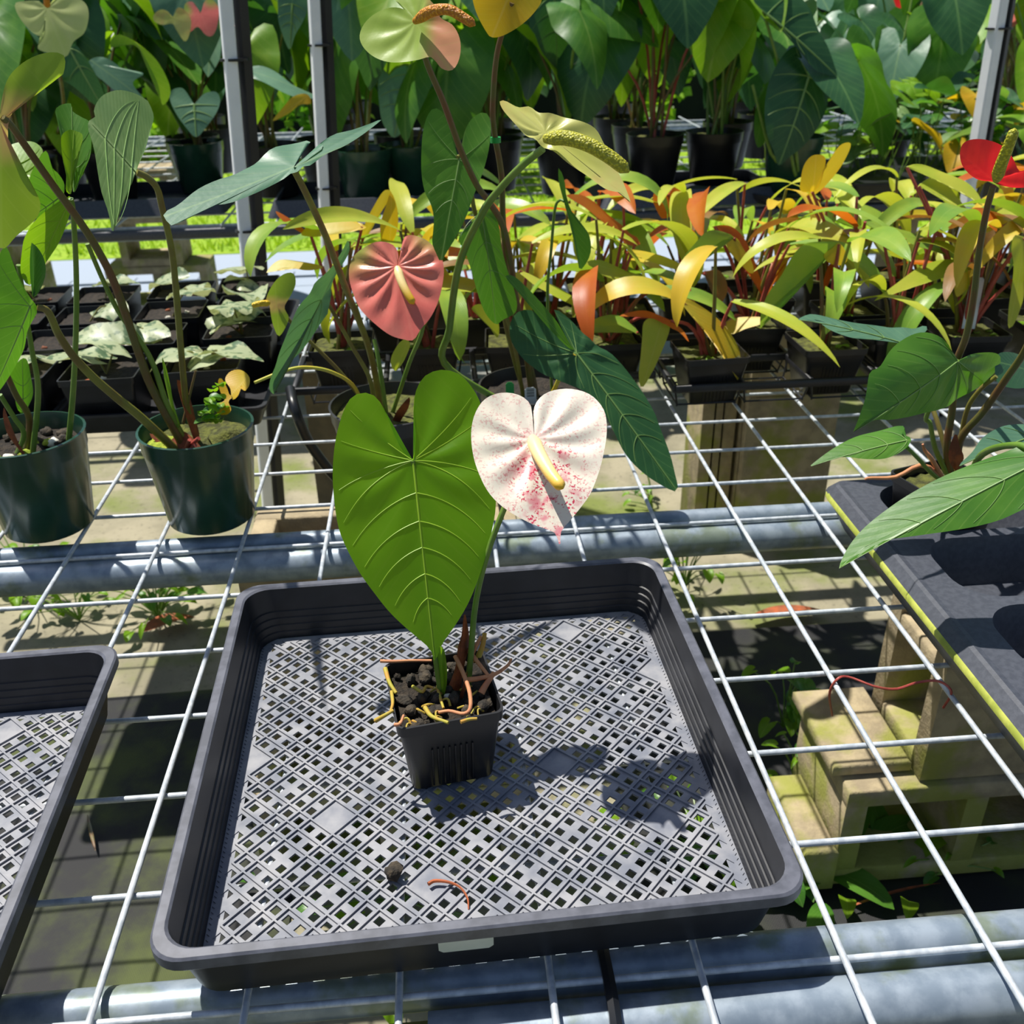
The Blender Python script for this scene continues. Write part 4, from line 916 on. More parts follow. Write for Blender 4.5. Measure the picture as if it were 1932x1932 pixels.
leaf_px(F_, M['blue'], 'G', [(780, 80), (830, 60), (880, 70), (960, 100), (1060, 130), (1170, 150), (1280, 160), (1360, 165), (1415, 148), (1428, 170), (1380, 215), (1330, 245), (1310, 275), (1300, 235), (1230, 225), (1150, 215), (1060, 205), (980, 175), (920, 140), (860, 90)], (1310, 245), (782, 80), yF+.1, yF+.12, s=(.2, 1, .5), n=60, rings=7, veins=[(.2, .4), (.5, .7)])
stalkW(F_, 'st_green', [bF+Vector((-.005, -.01, 0)), W(1755, 890, yF-.03), W(1735, 868, yF-.05), W(1712, 845, yF-.055)], .0026, .002)
leaf_px(F_, M['mid'], 'G', [(1345, 745), (1330, 725), (1295, 715), (1312, 680), (1305, 657), (1240, 665), (1150, 685), (1060, 710), (960, 760), (880, 810), (822, 853), (900, 825), (1000, 820), (1100, 832), (1200, 833), (1270, 815), (1320, 785)], (1322, 748), (822, 853), yF-.055, yF-.06, s=(.2, 1, .45), cup=-.05, n=60, rings=8, veins=[(0, .2), (.2, .4), (.45, .65)])
stalkW(F_, 'st_green', [bF+Vector((.01, -.01, 0)), W(1850, 860, yF-.1), W(1920, 840, yF-.17), W(1975, 868, yF-.2)], .0036, .003)
leaf_px(F_, M['mid'], 'G', [(965, 1385), (985, 1320), (1030, 1240), (1100, 1160), (1200, 1080), (1320, 1000), (1450, 930), (1560, 880), (1660, 840), (1760, 800), (1850, 770), (1932, 745), (2060, 690), (2150, 720), (2060, 830), (2200, 850), (2180, 950), (2050, 1040), (1932, 1078), (1820, 1125), (1700, 1160), (1560, 1190), (1420, 1215), (1300, 1235), (1200, 1250), (1100, 1275), (1020, 1330)], (2050, 840), (965, 1385), yF-.2, yF-.22, s=(.15, 1, .5), bow=.05, fold=-.05, cup=0, wave=.008, veins=VS, n=90, rings=11)
leaf_px(F_, M['blue'], 'G', [(1625, 850), (1680, 790), (1720, 730), (1780, 690), (1850, 665), (1932, 665), (2050, 700), (2000, 770), (1880, 780), (1760, 805)], (1990, 720), (1625, 850), yF-.06, yF-.1, s=(.2, 1, .5), n=50, rings=7, veins=[(.1, .3), (.4, .6)])
leaf_px(F_, M['dark'], 'G', [(1818, 300), (1850, 280), (1932, 310), (2030, 380), (1990, 450), (1932, 470), (1870, 450), (1835, 410)], (1990, 400), (1820, 320), yF+.03, yF, s=(.3, 1, .5), n=40, rings=6)
for q in (((1745, 878), (1690, 900), (1640, 902), (1632, 905)), ((1760, 870), (1745, 850), (1741, 838))):
    wp('root', *tube([bF+Vector((-.01, -.01, 0))]+[W(*p, yF-.03) for p in q], .003, .0012, n=7), M['rootp'], F_)
leaf_px(F_, M['sheath'], 'G', [(1560, 890), (1540, 830), (1560, 760), (1590, 720), (1600, 780), (1620, 840), (1590, 900)], (1570, 900), (1590, 720), yF-.02, yF-.02, n=26, rings=4, name='sheath')

# ================================================================ strap-leaved plants in rack pots
RS = random.Random(21)
STR = []
for mt in ('strap_lime', 'strap_lime', 'strap_lime', 'strap_lime', 'strap_green', 'strap_green', 'strap_green', 'strap_yellow', 'strap_yellow', 'strap_orange', 'strap_bronze'):
    for q in range(3):
        STR.append(gen_strap('strap_leaf', M[mt], RS.uniform(.15, .22), RS.uniform(.028, .040), RS.uniform(.1, .7), RS.uniform(.7, 2.2), RS.uniform(-.9, .9), RS.uniform(.1, .35), 14, 5, RS.uniform(1, 1.6)))
POTM = None
def strap_plant(x, y, label, grp, nl, z=.0006, extra=(), sq=True):
    c = Vector((x, y, ZB+z)); t = thing('potted_strap_plant', label, 'potted plant', c, grp)
    sqpot(t, c, RS.uniform(-.08, .08), .036, .049, .078, M['potblack'], 0, 7 if y < 1.12 else 0, M['soilm'], .010, .006)
    for k in range(nl):
        a = RS.uniform(0, 2*pi); hgt = RS.uniform(.07, .20); sp_ = RS.uniform(.015, .05)
        b0 = Vector((RS.uniform(-.012, .012), RS.uniform(-.012, .012), .062)); top = b0+Vector((math.cos(a)*sp_, math.sin(a)*sp_, hgt))
        mid_ = (b0+top)/2+Vector((0, 0, .012))
        wp('leaf_stalk', *tube([c+b0, c+mid_, c+top], .0036, .0022, 7, 6), M[RS.choice(('st_red', 'st_red', 'st_brown', 'st_olive'))], t)
        place(RS.choice(STR), t, top, a+RS.uniform(-.5, .5), RS.uniform(-.25, .35), RS.uniform(-.35, .35), RS.uniform(.8, 1.15))
    for k in range(4):
        me = gen_leaf('moss_tuft', ROUND, M['lime'], .010, 1, .8, .2, n=12, rings=2) if k == 0 else me
        place(me, t, (RS.uniform(-.035, .035), RS.uniform(-.04, .01), .07), RS.uniform(0, 6), RS.uniform(0, .6), 0, 1, 'weed_leaf')
    return t
def mleaf(t, mat, key, pts, J, T, yj, yt, s=(.3, 1, .6), **k):
    o = leaf_px(t, M[mat], key, pts, J, T, yj, yt, s=s, **{**dict(n=44, rings=6, wave=.01), **k})
    pj = W(*cv(key, [J])[0], yj); c = Vector(t.location)
    b0 = c+Vector((0, 0, .064))
    wp('leaf_stalk', *tube([b0, b0.lerp(pj, .5)+Vector((0, 0, .02)), pj], .0036, .0024, 8, 6), M['st_red'], t)
    return o
GP = 'strap-leaved plants crowding the rear of the bench'
LP = 'strap-leaved plant with red stalks and lime to orange leaves among its like in racks'
fr1 = strap_plant(.262, .985, 'strap-leaved plant with arching golden leaf in front rack pot beside an empty rack slot', None, 4)
fr2 = strap_plant(.452, 1.0, 'strap-leaved plant with broad drooping green leaf, front rack pot at the rack corner', None, 5)
fr3 = strap_plant(.365, 1.115, 'strap-leaved plant with lime fern moss in pot between two front rack pots', None, 5)
fr4 = strap_plant(.12, 1.07, 'strap-leaved plant with hanging lime leaf behind the big dark leaf', None, 7)
fr5 = strap_plant(.70, 1.03, 'strap-leaved plant with white tag behind the red flower stalk', None, 9)
fr6 = strap_plant(-.31, 1.10, 'yellow and orange strap-leaved plant beside the pale pole', None, 4)
fr7 = strap_plant(.30, 1.30, 'strap-leaved plant with upright orange heart leaf at the back', None, 7)
fr8 = strap_plant(.55, 1.16, 'strap-leaved plant with upright yellow leaf near the far bench', None, 8)
for x, y in ((-.17, 1.09), (-.03, 1.08), (.58, 1.04), (.84, 1.06), (.98, 1.10), (-.22, 1.24), (-.09, 1.23), (.04, 1.22), (.17, 1.22), (.43, 1.26), (.70, 1.18), (.83, 1.22), (.97, 1.26),
             (-.14, 1.39), (0, 1.38), (.14, 1.37), (.44, 1.41), (.58, 1.36), (.72, 1.36), (.86, 1.40), (1.0, 1.42), (1.12, 1.28), (1.14, 1.14)):
    strap_plant(x, y, LP, GP, RS.randint(7, 9))
mleaf(fr4, 'strap_orange', 'M', [(470, 0), (560, 10), (650, 80), (730, 170), (820, 250), (890, 310), (960, 370), (940, 400), (880, 400), (820, 350), (740, 260), (650, 170), (560, 80)], (920, 390), (470, 0), 1.16, 1.12)
mleaf(fr1, 'strap_yellow', 'M', [(1235, 790), (1290, 785), (1380, 830), (1500, 900), (1600, 980), (1690, 1080), (1740, 1170), (1757, 1260), (1722, 1348), (1722, 1250), (1680, 1190), (1590, 1120), (1480, 1050), (1380, 960), (1290, 870)], (1240, 795), (1722, 1348), .965, .93)
mleaf(fr4, 'strap_lime', 'M', [(985, 960), (1040, 920), (1110, 930), (1172, 960), (1160, 1060), (1110, 1200), (1060, 1320), (990, 1442), (960, 1350), (965, 1200), (975, 1060)], (1120, 930), (990, 1442), .98, .95, s=(1, .2, .1))
mleaf(fr4, 'strap_lime', 'M', [(600, 482), (680, 480), (760, 520), (860, 580), (970, 620), (1060, 650), (1107, 685), (1080, 717), (1000, 715), (900, 690), (800, 640), (700, 590), (640, 540)], (1085, 705), (600, 482), 1.06, 1.05)
mleaf(fr4, 'strap_yellow', 'M', [(865, 440), (920, 430), (1020, 440), (1150, 470), (1280, 520), (1375, 562), (1290, 565), (1180, 550), (1050, 520), (950, 490)], (868, 445), (1375, 562), 1.10, 1.06)
mleaf(fr2, 'strap_green', 'C', [(600, 1730), (595, 1640), (620, 1540), (680, 1440), (740, 1330), (800, 1272), (880, 1260), (972, 1265), (960, 1300), (905, 1335), (860, 1400), (790, 1470), (710, 1540), (650, 1610), (618, 1700)], (965, 1272), (600, 1730), 1.0, .95, s=(1, .5, .3))
mleaf(fr2, 'strap_yellow', 'C', [(890, 1330), (935, 1290), (972, 1265), (1017, 1340), (1000, 1382), (930, 1375)], (968, 1272), (960, 1380), 1.0, 1.0, s=(1, .5, .1))
mleaf(fr3, 'strap_green', 'M', [(1275, 635), (1265, 560), (1300, 470), (1360, 390), (1430, 310), (1500, 285), (1600, 310), (1642, 345), (1570, 355), (1500, 405), (1430, 480), (1350, 550), (1300, 600)], (1640, 345), (1275, 635), 1.09, 1.04, s=(1, .5, .3))
mleaf(fr3, 'strap_yellow', 'M', [(1575, 355), (1660, 345), (1720, 430), (1780, 510), (1802, 592), (1760, 590), (1680, 520), (1610, 440)], (1640, 345), (1790, 590), 1.09, 1.08, s=(1, .3, .1))
mleaf(fr3, 'strap_orange', 'M', [(1480, 262), (1600, 255), (1700, 320), (1770, 420), (1830, 560), (1880, 680), (1892, 765), (1850, 700), (1790, 600), (1740, 480), (1690, 380), (1600, 300)], (1500, 262), (1892, 765), 1.13, 1.1, s=(1, .5, .3))
mleaf(fr7, 'strap_orange', 'M', [(1060, 10), (1050, 60), (1070, 120), (1110, 190), (1140, 202), (1200, 180), (1270, 140), (1300, 60), (1290, 0), (1250, -30), (1200, -25), (1165, 20), (1125, -25), (1085, -15)], (1160, 25), (1140, 202), 1.27, 1.26, s=(1, .2, 0))
mleaf(fr3, 'strap_bronze', 'M', [(1400, 600), (1470, 580), (1545, 575), (1610, 630), (1632, 710), (1590, 790), (1530, 850), (1510, 750), (1480, 660)], (1420, 600), (1530, 850), 1.06, 1.05, s=(1, .2, .2), cup=-.3)
mleaf(fr4, 'strap_lime', 'M', [(65, 580), (150, 600), (260, 650), (380, 700), (480, 750), (580, 800), (637, 852), (540, 832), (420, 795), (300, 745), (180, 685)], (75, 585), (637, 852), 1.04, .99)
mleaf(fr4, 'strap_green', 'M', [(518, 1015), (600, 940), (720, 900), (820, 910), (900, 980), (960, 1050), (900, 1030), (800, 985), (700, 980), (610, 985)], (940, 1040), (518, 1015), .99, .97)
mleaf(fr1, 'strap_orange', 'M', [(820, 890), (900, 870), (1000, 870), (1100, 910), (1200, 960), (1270, 1020), (1310, 1110), (1250, 1040), (1160, 985), (1060, 930), (960, 905)], (1180, 950), (820, 890), .975, .965)
mleaf(fr3, 'strap_yellow', 'M', [(1560, 985), (1640, 930), (1740, 910), (1882, 908), (1830, 960), (1730, 1000), (1620, 1042)], (1570, 985), (1882, 908), 1.06, 1.03)
mleaf(fr8, 'strap_green', 'C', [(1100, 1150), (1180, 1150), (1300, 1190), (1400, 1210), (1520, 1260), (1620, 1300), (1692, 1312), (1600, 1322), (1480, 1295), (1360, 1270), (1240, 1222), (1150, 1190)], (1105, 1155), (1692, 1312), 1.1, 1.06)
mleaf(fr5, 'strap_lime', 'C', [(1178, 1522), (1270, 1460), (1400, 1380), (1520, 1350), (1640, 1358), (1725, 1392), (1640, 1398), (1520, 1402), (1400, 1442), (1280, 1492)], (1720, 1390), (1178, 1522), 1.03, .98)
mleaf(fr8, 'yellow', 'C', [(765, 980), (785, 880), (830, 820), (880, 808), (907, 830), (890, 900), (860, 980), (800, 1002)], (830, 1000), (860, 810), 1.14, 1.14, s=(1, .3, 0))
mleaf(fr8, 'strap_yellow', 'C', [(798, 1022), (860, 940), (920, 850), (990, 770), (1052, 765), (1000, 855), (930, 935), (850, 1012)], (805, 1018), (1050, 766), 1.15, 1.15, s=(1, .3, .3))
mleaf(fr5, 'strap_lime', 'C', [(1318, 868), (1400, 858), (1520, 890), (1650, 930), (1720, 990), (1735, 1042), (1680, 975), (1560, 940), (1430, 900)], (1322, 872), (1735, 1042), 1.12, 1.06)
mleaf(fr5, 'strap_lime', 'C', [(1380, 972), (1450, 920), (1492, 905), (1570, 990), (1660, 1080), (1722, 1112), (1700, 1135), (1600, 1085), (1500, 1000)], (1385, 970), (1715, 1120), 1.1, 1.06)
mleaf(fr5, 'strap_orange', 'C', [(1650, 1090), (1750, 1090), (1830, 1160), (1867, 1212), (1800, 1202), (1720, 1152)], (1655, 1092), (1867, 1212), 1.06, 1.03)
mleaf(fr5, 'strap_lime', 'C', [(1870, 1240), (1932, 1235), (1990, 1300), (1932, 1640), (1890, 1712), (1872, 1600), (1878, 1400)], (1932, 1240), (1890, 1712), .97, .94, s=(1, .3, 0))
mleaf(fr5, 'strap_yellow', 'C', [(1568, 1440), (1620, 1420), (1666, 1408), (1662, 1470), (1592, 1552)], (1662, 1412), (1592, 1552), 1.0, 1.0, s=(1, .2, 0))
mleaf(fr6, 'strap_yellow', 'B', [(-90, 1190), (0, 1125), (80, 1118), (170, 1140), (252, 1182), (200, 1202), (100, 1212), (0, 1218), (-60, 1210)], (230, 1180), (-90, 1190), 1.08, 1.07)
mleaf(fr6, 'strap_yellow', 'B', [(240, 1180), (280, 1100), (350, 1003), (392, 1020), (330, 1110), (260, 1222), (222, 1252)], (235, 1240), (360, 1005), 1.12, 1.12, s=(1, .3, 0))
mleaf(fr6, 'yellow', 'B', [(330, 1150), (360, 1070), (385, 1008), (410, 1060), (419, 1150), (400, 1240), (370, 1277), (332, 1262), (324, 1200)], (375, 1270), (388, 1010), 1.12, 1.12, s=(1, .3, 0))
mleaf(fr6, 'strap_orange', 'A', [(1445, 1088), (1520, 1140), (1622, 1232), (1560, 1205), (1480, 1145)], (1620, 1230), (1447, 1090), 1.08, 1.08)
mleaf(fr6, 'strap_yellow', 'A', [(1385, 1400), (1450, 1345), (1560, 1360), (1690, 1390), (1600, 1405), (1480, 1385)], (1680, 1390), (1385, 1400), 1.05, 1.04)
leaf_px(fr6, M['strap_lime'], 'B', [(800, 1612), (850, 1588), (905, 1640), (942, 1690), (935, 1760), (890, 1700), (850, 1660)], (930, 1740), (805, 1610), 1.0, 1.0, n=36, rings=5)
# lime plant leaf pair hanging below the coral flower's right
fl1 = fr6
t = B                                      # small green-coral flower of the coral flowered plant
leaf_px(t, M['sp_var'], 'A', [(1385, 1555), (1420, 1480), (1470, 1430), (1520, 1423), (1532, 1480), (1510, 1540), (1480, 1600), (1502, 1650), (1490, 1700), (1455, 1752), (1425, 1700), (1410, 1640), (1403, 1590)], (1440, 1580), (1455, 1752), .74, .73, s=(1, .4, .2), cup=.2, name='spathe', n=44, rings=6)
spadix(t, M['spad_y'], [W(508, 572, .735), W(490, 573, .725), W(475, 577, .72)], .004)
wp('flower_stalk', *tube([W(522, 575, .742), W(560, 620, .745), W(640, 700, .75), cB+Vector((-.02, .0, .088))], .002, .0026, n=7), M['st_olive'], t)
ptag('plant_tag', 'white plastic plant tag behind the red flower stalk', (1838, 560), .03, .022, M['tagw'], 1.02)

# racks: open black bar frames that hold the pots
def rack(label, x0, x1, y0, y1, cols, rows, grp=None):
    t = thing('pot_rack', label, 'rack', ((x0+x1)/2, (y0+y1)/2, ZB), grp)
    zt_ = ZB+.040
    for y in [y0+(y1-y0)*j/rows for j in range(rows+1)]: wp('cross_bar', *box(x0, x1, y-.004, y+.004, zt_-.012, zt_, .0015), M['plastic'], t)
    for x in [x0+(x1-x0)*i/cols for i in range(cols+1)]: wp('long_bar', *box(x-.004, x+.004, y0, y1, zt_-.0125, zt_-.0005, .0015), M['plastic'], t)
    for i in range(cols):
        for j in range(rows):
            cx_ = x0+(x1-x0)*(i+.5)/cols; cy_ = y0+(y1-y0)*(j+.5)/rows; q = ([], [])
            for sx in (-1, 1):
                for sy in (-1, 1):
                    cat(q, tube([(cx_+sx*.052, cy_+sy*.052, zt_-.008), (cx_+sx*.046, cy_+sy*.046, ZB+.004)], .0016, seg=2, n=5))
            cat(q, tube([(cx_-.046, cy_-.046, ZB+.003), (cx_+.046, cy_-.046, ZB+.003)], .0016, seg=2, n=5)); cat(q, tube([(cx_-.046, cy_+.046, ZB+.003), (cx_+.046, cy_+.046, ZB+.003)], .0016, seg=2, n=5))
            cat(q, tube([(cx_-.046, cy_-.046, ZB+.003), (cx_-.046, cy_+.046, ZB+.003)], .0016, seg=2, n=5)); cat(q, tube([(cx_+.046, cy_-.046, ZB+.003), (cx_+.046, cy_+.046, ZB+.003)], .0016, seg=2, n=5))
            for sx in (-1, 1):
                for sy in (-1, 1): cat(q, tube([(cx_+sx*.046, cy_+sy*.046, ZB+.004), (cx_+sx*.046, cy_+sy*.046, ZB+.0002)], .0014, seg=2, n=5))
            wp('pot_basket', *q, M['plastic'], t)
    return t
rack('open black pot rack under the golden leaved strap plants with an empty slot', .20, .52, .935, 1.175, 3, 2)
rack('open black pot rack left of the big dark leaf', -.38, .18, 1.0, 1.15, 4, 1)
rack('open black pot rack under the strap plants behind the red flower', .53, 1.18, .96, 1.12, 4, 1)
# ================================================================ small square pots with silver leaves
t = thing('hose', 'black irrigation hose curving down through the bench behind the tray', 'hose', W(575, 760, .95))
wp('hose_tube', *tube([W(548, 735, 1.0), W(556, 770, .95), W(580, 830, .95), W(615, 880, .95), W(650, 930, .95), W(660, 1040, .9)], .008, n=10), M['hose'], t)
RP = random.Random(8)
silver = [gen_leaf('silver_leaf', HEART, M['silver'], .075, 1.1, RP.uniform(.4, 1.4), RP.uniform(-.2, .2), wave=.05, ph=k, n=30, rings=5) for k in range(5)]
sproto = None
def small_pot(x, y, label, nl, grp='small square pots in the nursery flats', hero=()):
    c = Vector((x, y, ZB+.004)); t = thing('square_seedling_pot', label, 'potted plant', c, grp)
    sqpot(t, c, RP.uniform(-.05, .05)+.03, .044, .054, .082, M['potblack'], 0, 0, M['soil'], .012, .005)
    for k in range(nl):
        a = RP.uniform(0, 2*pi); top = Vector((RP.uniform(-.03, .03), RP.uniform(-.03, .03), RP.uniform(.085, .125)))
        wp('leaf_stalk', *tube([c+Vector((0, 0, .07)), c+top*.6+Vector((0, 0, .035)), c+top], .0016, .0012, 6, 6), M['st_olive'], t)
        place(RP.choice(silver), t, top, a, RP.uniform(-.1, .4), RP.uniform(-.3, .3), RP.uniform(.8, 1.15))
    for k in range(3): chunk((c.x+RP.uniform(-.035, .035), c.y+RP.uniform(-.035, .035), c.z+.071), .005, M[RP.choice(('perl', 'bark', 'dry'))], t, 'bark_chip', 1, .7, .6, k)
    return t
SL0 = 'small black square pot with little growth standing among its like in nursery flats'
SL1 = 'small black square pot with mottled silver leaf standing among its like in nursery flats'
for x, y, nl in ((-.655, 1.005, 2), (-.51, 1.02, 3), (-.79, 1.02, 1), (-.92, 1.03, 1), (-.63, 1.155, 2), (-.48, 1.17, 4), (-.77, 1.15, 0), (-.90, 1.16, 1),
                 (-.62, 1.29, 1), (-.49, 1.31, 1), (-.76, 1.28, 1), (-.89, 1.29, 0), (-.63, 1.42, 2), (-.51, 1.44, 2), (-.77, 1.41, 1), (-.90, 1.42, 1)):
    small_pot(x, y, SL1 if nl else SL0, nl, 'small square pots with silver leaves in the flats' if nl else 'nearly bare small square pots in the flats')
def flat(label, x0, x1, y0, y1):
    t = thing('nursery_flat', label, 'tray', ((x0+x1)/2, (y0+y1)/2, ZB))
    hx_, hy_ = (x1-x0)/2, (y1-y0)/2
    vf = loft([rsq(hx_-.01, hy_-.01, .012, .0004, 4), rsq(hx_, hy_, .014, .03, 4), rsq(hx_+.004, hy_+.004, .016, .03, 4), rsq(hx_+.004, hy_+.004, .016, .034, 4), rsq(hx_-.002, hy_-.002, .014, .034, 4), rsq(hx_-.012, hy_-.012, .012, .0025, 4)], True, True)
    obj('flat_body', mk('flat_body', *vf, M['plastic']), t); return t
flat('black nursery flat with small pots left of the pole', -.72, -.42, .945, 1.23)
flat('black nursery flat with small pots beside the far-left green pot', -.99, -.73, .945, 1.23)
flat('black nursery flat at the rear with small pots before the pole', -.715, -.43, 1.235, 1.505)
flat('black nursery flat at the rear outer left', -.985, -.73, 1.235, 1.505)
p = H(362, 570, .1); ptag('plant_tag', 'grey white tag with print in a small square pot at the rear', (363, 580), .02, .05, M['tagw'], 1.36)

# ================================================================ far bench plants
RB = random.Random(33)
def hset(shape, mats, k, L0, L1):
    out = []
    for i in range(k):
        out.append(gen_leaf('heart_leaf', shape, M[mats[i % len(mats)]], RB.uniform(L0, L1), RB.uniform(.85, 1.15), RB.uniform(.2, 1.0), RB.uniform(-.12, .25), wave=RB.uniform(.01, .04), wf=RB.choice((3, 4, 5)), ph=RB.uniform(0, 6), quilt=.006))
    return out
LV = hset(HEART, ('dark', 'mid', 'blue', 'mid', 'lime', 'dark'), 12, .17, .26)+hset(ARROW, ('dark', 'blue', 'mid', 'lime'), 8, .2, .3)
LVS = hset(HEART, ('mid', 'lime', 'dark', 'pale', 'yellow'), 10, .05, .09)
SPA = {m_: gen_leaf('spathe', ROUND, M[m_], .11, 1, .4, .15, wave=.03, quilt=.012) for m_ in ('sp_red', 'sp_pink', 'sp_pale', 'sp_yel', 'sp_green')}
SPD = mk('spadix', *tube([(0, 0, 0), (0, .02, .03), (0, .035, .065)], .005, .0035, 8, 8), M['spad_y'])
pb = rpot_mesh(.062, .085, .15, n=24); PB = mk('far_pot', *pb, M['potblack']); PG = mk('far_pot', *pb, M['potgreen']); SO = mk('far_soil', *soil_disc(.08, .135, .008, 3, 16, 3), M['soilm'])
tcount = 0
def far_plant(x, y, z, label, grp, nl, pot='b', flowers=(), hh=(.36, .6), leaves=LV, sc=1, stal=('st_green', 'st_olive', 'st_brown'), spread=.2, facing=None):
    c = Vector((x, y, ZB+z)); t = thing('tall_anthurium', label, 'potted plant', c, grp)
    obj('pot', PB if pot == 'b' else PG, t); obj('soil', SO, t)
    for k in range(nl):
        a = k*2.4+RB.uniform(-.4, .4); h = RB.uniform(*hh); s_ = RB.uniform(.35, 1)*spread
        b0 = Vector((RB.uniform(-.02, .02), RB.uniform(-.02, .02), .13)); top = b0+Vector((math.cos(a)*s_, math.sin(a)*s_, h-.1))
        wp('leaf_stalk', *tube([c+b0, c+b0+Vector((math.cos(a)*s_*.35, math.sin(a)*s_*.35, (h-.1)*.55)), c+top], .0048, .003, 7, 6), M[RB.choice(stal)], t)
        az = a+RB.uniform(-.6, .6)
        if RB.random() < .5: az = -pi/2+RB.uniform(-1.1, 1.1)
        place(RB.choice(leaves), t, top, az, -RB.uniform(.3, 1.25), RB.uniform(-.4, .4), sc*RB.uniform(.8, 1.15))
    for q, m_ in enumerate(flowers):
        a = RB.uniform(0, 2*pi); h = RB.uniform(.42, .55); top = Vector((math.cos(a)*.1, math.sin(a)*.1, h))
        wp('flower_stalk', *tube([c+Vector((0, 0, .13)), c+top*.6, c+top], .004, .003, 8, 6), M['st_brown'], t)
        f_ = place(SPA[m_], t, top, -pi/2+RB.uniform(-.8, .8), -.5, RB.uniform(-.3, .3), 1, 'spathe'); s2 = obj('spadix', SPD, f_); s2.rotation_euler = (.3, 0, 0)
    return t
GF = 'potted anthuriums with green leaves on the far bench'; LF = 'tall potted anthurium with heart leaves on long stalks among its like on the far bench'
far = {}
for i, (px, yy, fl_, pot) in enumerate(((60, 2.62, (), 'b'), (215, 2.75, (), 'b'), (382, 2.86, (), 'g'), (690, 2.6, (), 'g'), (775, 2.66, (), 'g'), (935, 2.72, (), 'b'), (1062, 2.62, (), 'b'))):
    p = H(px, 380, 0); x = W(px, 350, yy).x
    far_plant(x, yy, .012, ('far-bench anthurium in black pot behind the far-left green pot plant', 'far-bench anthurium in black carrier behind the folded pale leaf', 'far-bench anthurium in dark green pot left of the nearest pale pole', 'far-bench anthurium in dark green pot just right of the second pole', 'far-bench anthurium in dark green pot behind the upright heart leaf', 'far-bench anthurium in black pot behind the tied brown stalk', 'far-bench anthurium in black pot behind the yellow-green side-on flower')[i], None, RB.randint(7, 9), pot)
for px, yy, lb, st_ in ((1232, 2.58, 'far-bench anthurium with brown red-based stalks in wide black pot', ('st_brown', 'st_red')), (1342, 2.6, 'far-bench anthurium with a fan of straight stalks in narrow black pot', ('st_olive', 'st_green', 'st_brown'))):
    far_plant(W(px, 330, yy).x, yy, .03, lb, None, 9, 'b', (), (.38, .6), stal=st_)
bigt = far_plant(W(1490, 330, 2.45).x, 2.45, .03, 'far-bench anthurium with two very large dark leaves in dark green pot', None, 3, 'g', (), (.2, .35))
leaf_px(bigt, M['dark'], 'N', [(1715, 575), (1690, 500), (1660, 420), (1620, 350), (1560, 380), (1490, 470), (1430, 600), (1400, 760), (1395, 900), (1420, 1040), (1470, 1150), (1515, 1250), (1590, 1190), (1700, 1100), (1800, 960), (1860, 800), (1860, 700), (1830, 620), (1780, 580), (1740, 530)], (1715, 580), (1515, 1250), 2.33, 2.27, s=(1, .1, 0), cup=-.04, wave=.012, quilt=.006, veins=[(0, -.3), (0, .1), (.15, .4), (.35, .55), (.55, .72)], n=70, rings=9, vr=.002)
leaf_px(bigt, M['dark'], 'N', [(1400, 120), (1340, 60), (1290, -10), (1330, -90), (1480, -120), (1640, -60), (1740, 60), (1800, 200), (1880, 330), (1940, 480), (1960, 550), (1850, 535), (1760, 500), (1700, 410), (1600, 310), (1500, 210)], (1400, 110), (1960, 550), 2.33, 2.27, s=(1, .3, .5), cup=-.05, veins=[(0, .1), (.2, .4), (.4, .6)], n=60, rings=8, vr=.002)
leaf_px(bigt, M['mid'], 'N', [(1340, 1120), (1305, 1000), (1310, 850), (1340, 720), (1410, 620), (1420, 800), (1400, 950), (1390, 1080)], (1410, 640), (1320, 1130), 2.36, 2.34, n=40, rings=6)
for q in (((1480, 215), (1500, 330)), ((1440, 20), (1490, 200), (1505, 320)), ((1420, 160), (1460, 300))):
    P = [W(*r_, 2.35) for r_ in q]+[Vector(bigt.location)+Vector((0, 0, .13))]; wp('leaf_stalk', *tube(list(reversed(P)), .0055, .004, 8, 7), M['st_green'], bigt)
# saucer ring under the green pot
p = Vector(bigt.location); o = wp('pot_saucer', *loft([circ(r_, p.z-.0295+z, 28, p.x, p.y) for r_, z in ((.10, 0), (.115, .012), (.118, .028), (.108, .028), (.098, .012))], True, True), M['plastic']); tag(o, 'black plastic saucer ring under the dark green far-bench pot', 'saucer')
# hand-set leaves and flowers of the far plants
hf = far_plant(W(520, 330, 2.75).x, 2.75, .012, 'far-bench anthurium with a hanging grey-green leaf between the two left poles', None, 5, 'b', ('sp_red',))
leaf_px(hf, M['blue'], 'Q', [(2110, 60), (2110, 0), (2130, -80), (2250, -90), (2330, -20), (2330, 90), (2290, 180), (2240, 260), (2200, 370), (2170, 330), (2140, 250), (2112, 150)], (2220, 30), (2200, 370), 2.6, 2.57, n=44, rings=7, veins=[(0, .1), (.2, .4), (.4, .6)], vr=.002)
leaf_px(hf, M['blue'], 'A', [(1280, 350), (1360, 345), (1440, 370), (1530, 430), (1650, 470), (1560, 490), (1470, 470), (1380, 430), (1290, 390)], (1290, 365), (1650, 470), 2.5, 2.45, s=(.3, 1, .5), n=40, rings=6)
leaf_px(hf, M['yellow'], 'A', [(1415, 625), (1470, 560), (1530, 500), (1600, 490), (1620, 540), (1560, 545), (1500, 590)], (1600, 500), (1415, 625), 2.42, 2.4, n=30, rings=5)
hg = far_plant(W(760, 330, 2.9).x, 2.9, .012, 'far-bench anthurium with broad grey-green leaf below the green flower', None, 6, 'b')
